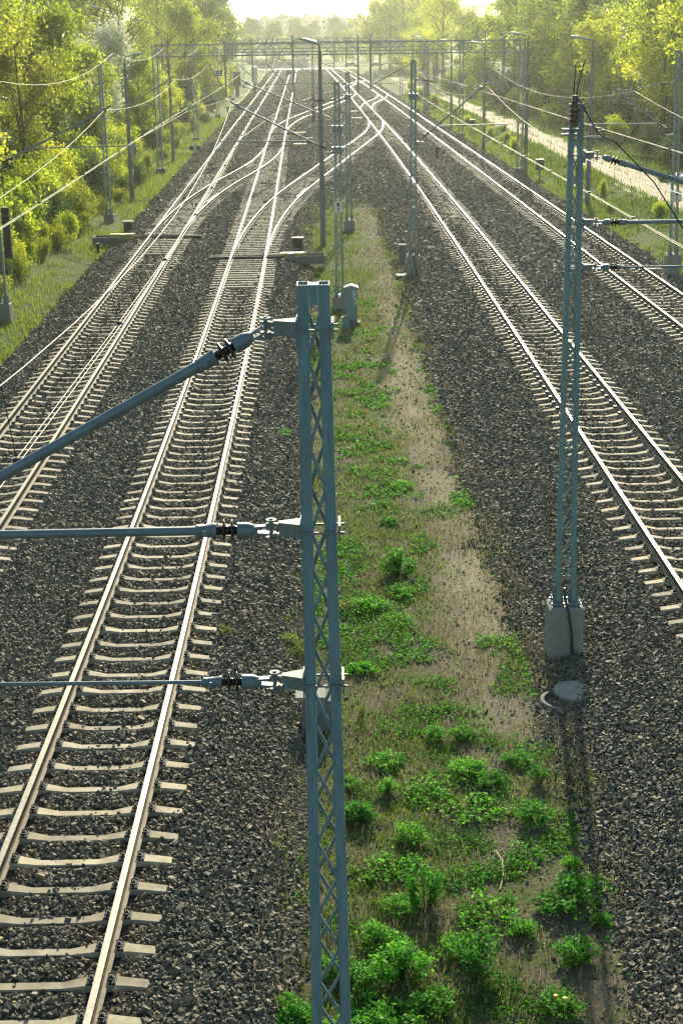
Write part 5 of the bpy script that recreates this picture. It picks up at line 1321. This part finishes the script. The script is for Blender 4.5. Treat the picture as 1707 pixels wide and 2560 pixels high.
# ------------------------------------------------------------------ level crossing road, flats, wall
def flat_road():
    xs = np.linspace(-90, 90, 40); V = []
    for x in xs: V += [(x, 441-.012*x, .22), (x, 447.5-.012*x, .22)]
    F = [(2*i, 2*i+2, 2*i+3, 2*i+1) for i in range(39)]
    mb = MB(); mb.add(V, F); o = mb.build('road', [plain('pale_concrete_road', (.5, .46, .38), .7, 0, .15, 2)]); o['kind'] = 'structure'  # road surface in its own pale concrete colour
flat_road()
for x, y, mt, lab in ((12.5, 449, 'white', 'white car waiting on the far crossing road, right of the line'), (20, 449.5, 'bag_blue', 'dark blue car on the far crossing road'), (5, 450, 'cabinet', 'pale grey car on the far crossing road')):
    r = tag(empty('parked_car', (x, y, .24)), lab, 'car')
    mb = MB(); P = [(-2.1, .35), (2.1, .35), (2.15, .8), (1.3, .95), (.7, 1.42), (-.9, 1.45), (-1.7, 1.0), (-2.15, .9)]
    n = len(P); mb.add([(a, -.85, b) for a, b in P]+[(a, .85, b) for a, b in P], [tuple(range(n)), tuple(reversed(range(n, 2*n)))]+[(i, i+n, (i+1) % n+n, (i+1) % n) for i in range(n)]); mb.build('body', [M[mt]], r)
    mb = MB(); mb.box((-.1, -.852, 1.17), (1.9, .01, .38)); mb.build('window', [M['black']], r)
    for wx in (-1.3, 1.3):
        mb = MB(); mb.lathe((wx, -.88, .33), (0, 1, 0), [(0, .33), (.2, .33)], 14); mb.build('wheel', [M['black']], r)
M['flat_a'] = plain('peach_render', (.5, .38, .29), .85, 0, .12, .3); M['flat_b'] = plain('pink_render', (.42, .3, .26), .85, 0, .12, .3); M['flat_c'] = plain('grey_cream_render', (.45, .42, .36), .85, 0, .12, .3); M['flatwin'] = plain('dull_window_glass', (.09, .11, .12), .2, 0, .3, 1)
M['flatroof'] = plain('roofing_felt', (.22, .22, .22), .8, 0, .2, 1)
def flats(x0, x1, y, h, mt, label, tops=(), depth=12):
    r = tag(empty('apartment_block', ((x0+x1)/2, y, 0)), label, 'building')
    w = x1-x0
    mb = MB(); mb.box((0, depth/2, h/2), (w, depth, h)); mb.build('wall', [M[mt]], r)
    mb = MB(); mb.box((0, depth/2, h+.15), (w+.5, depth+.5, .3)); rf = mb.build('roof', [M['flatroof']], r)
    for (tx, tw, th, tm) in tops:
        mb = MB(); mb.box((tx-(x0+x1)/2, depth/2, h+.3+th/2), (tw, depth*.6, th)); mb.build('penthouse', [M[tm]], rf)
    n = max(2, int(w/3.2))
    for f in range(int(h/2.9)):
        for i in range(n):
            if (i*7+f*3) % 9 == 4: continue
            mb = MB(); mb.box((-w/2+w*(i+.5)/n, -.02, 1.5+f*2.9+.2), (1.7, .08, 1.4)); mb.build('window', [M['flatwin']], r)
flats(-43.2, -38.9, 818, 17.6, 'flat_a', 'leftmost distant flats, low peach block end')
flats(-38.8, -34.6, 822, 19.5, 'flat_a', 'narrow taller peach tower of the distant flats, second from left')
flats(-34.5, -16.2, 820, 18.4, 'flat_a', 'long peach block of distant flats with two roof boxes', ((-24.6, 12.5, 1.1, 'flat_c'), (-27, 4.6, 2.0, 'flat_c'), (-16.9, 0.0, .5, 'flat_c')))
flats(-16.1, -10.4, 819, 18.5, 'flat_b', 'pinkish block end of the distant flats with a roof box', ((-13.8, 4.4, 1.9, 'flat_c'),))
flats(-10.3, -6.7, 824, 19.7, 'flat_c', 'cream stair tower of the distant flats, right of the pinkish end')
flats(-6.6, -1.4, 826, 18.2, 'flat_c', 'low cream stretch of the distant flats between two towers', ((-4.2, 3.5, .7, 'flat_c'),))
flats(-1.3, 3.3, 825, 19.9, 'flat_c', 'cream tower of the distant flats with roof aerials', ((1.2, .12, 2.2, 'flatroof'), (2.6, .12, 2.0, 'flatroof')))
flats(3.4, 8.2, 827, 17.9, 'flat_c', 'rightmost distant flats, low cream block')
mb = MB(); mb.box((0, 0, 1.2), (26, 3, 2.6)); mb.box((0, -.2, 2.6), (26.6, 3.6, .2), 1)
for i in range(8): mb.box((-11+i*3.1, -1.52, 1.4), (1.6, .06, 1.0), 2)
tag(inst('low_building', mb.mesh('low_building', [M['flat_c'], M['flatroof'], M['flatwin']]), None, (-21, 470, 0)), 'long low pale building across the end of the left tracks', 'building')

# ------------------------------------------------------------------ air
def haze():
    mb = MB(); mb.box((0, 1450, 22), (1500, 3050, 47))
    m = bpy.data.materials.new('haze_air'); m.use_nodes = True; nt = m.node_tree; nt.nodes.clear()
    out = nt.nodes.new('ShaderNodeOutputMaterial'); v = nt.nodes.new('ShaderNodeVolumePrincipled')
    v.inputs['Color'].default_value = (.98, .97, .86, 1); v.inputs['Density'].default_value = HAZE; v.inputs['Anisotropy'].default_value = .72
    nt.links.new(v.outputs[0], out.inputs['Volume'])
    o = mb.build('haze', [m]); o['kind'] = 'stuff'
HAZE = .00026
haze()

# ------------------------------------------------------------------ light, sky, camera
SUN_EL, SUN_AZ = R(24), R(5.9)          # ahead of the camera, a little to the right
w = bpy.data.worlds.new('World'); scene.world = w; w.use_nodes = True
nt = w.node_tree; bg = nt.nodes['Background']
sky = nt.nodes.new('ShaderNodeTexSky'); sky.sky_type = 'NISHITA'; sky.sun_disc = False
sky.sun_elevation = SUN_EL; sky.sun_rotation = SUN_AZ; sky.air_density = 1.0; sky.dust_density = 1.5; sky.ozone_density = 1.2
tm = mixc(nt, 1.0, sky.outputs[0], (.86, 1.04, .98), 'MULTIPLY'); nt.links.new(tm, bg.inputs[0]); bg.inputs[1].default_value = .1
sl = bpy.data.lights.new('sun', 'SUN'); sl.energy = 5.0; sl.angle = R(.6); sl.color = (1, .92, .7)
so = bpy.data.objects.new('sun', sl); col.objects.link(so)
ts = Vector((math.sin(SUN_AZ)*math.cos(SUN_EL), math.cos(SUN_AZ)*math.cos(SUN_EL), math.sin(SUN_EL)))
so.rotation_euler = (-ts).to_track_quat('-Z', 'Y').to_euler(); so.location = (0, 100, 80)
cam = bpy.data.cameras.new('camera'); cam.sensor_fit = 'VERTICAL'; cam.sensor_height = 36; cam.sensor_width = 24; cam.lens = 3657/2560*36
cam.clip_start = .1; cam.clip_end = 6000
co = bpy.data.objects.new('camera', cam); col.objects.link(co)
co.matrix_world = Matrix((( rgt.x, upv.x, -fwd.x, 0), (rgt.y, upv.y, -fwd.y, 0), (rgt.z, upv.z, -fwd.z, CH), (0, 0, 0, 1)))
scene.camera = co
scene.view_settings.view_transform = 'Standard'; scene.view_settings.look = 'None'; scene.view_settings.exposure = .76; scene.view_settings.gamma = 1
scene.render.engine = 'CYCLES'
scene.cycles.use_denoising = True; scene.cycles.filter_width = 1.3
scene.cycles.max_bounces = 8; scene.cycles.transparent_max_bounces = 8; scene.cycles.volume_bounces = 1
scene.cycles.use_light_tree = False
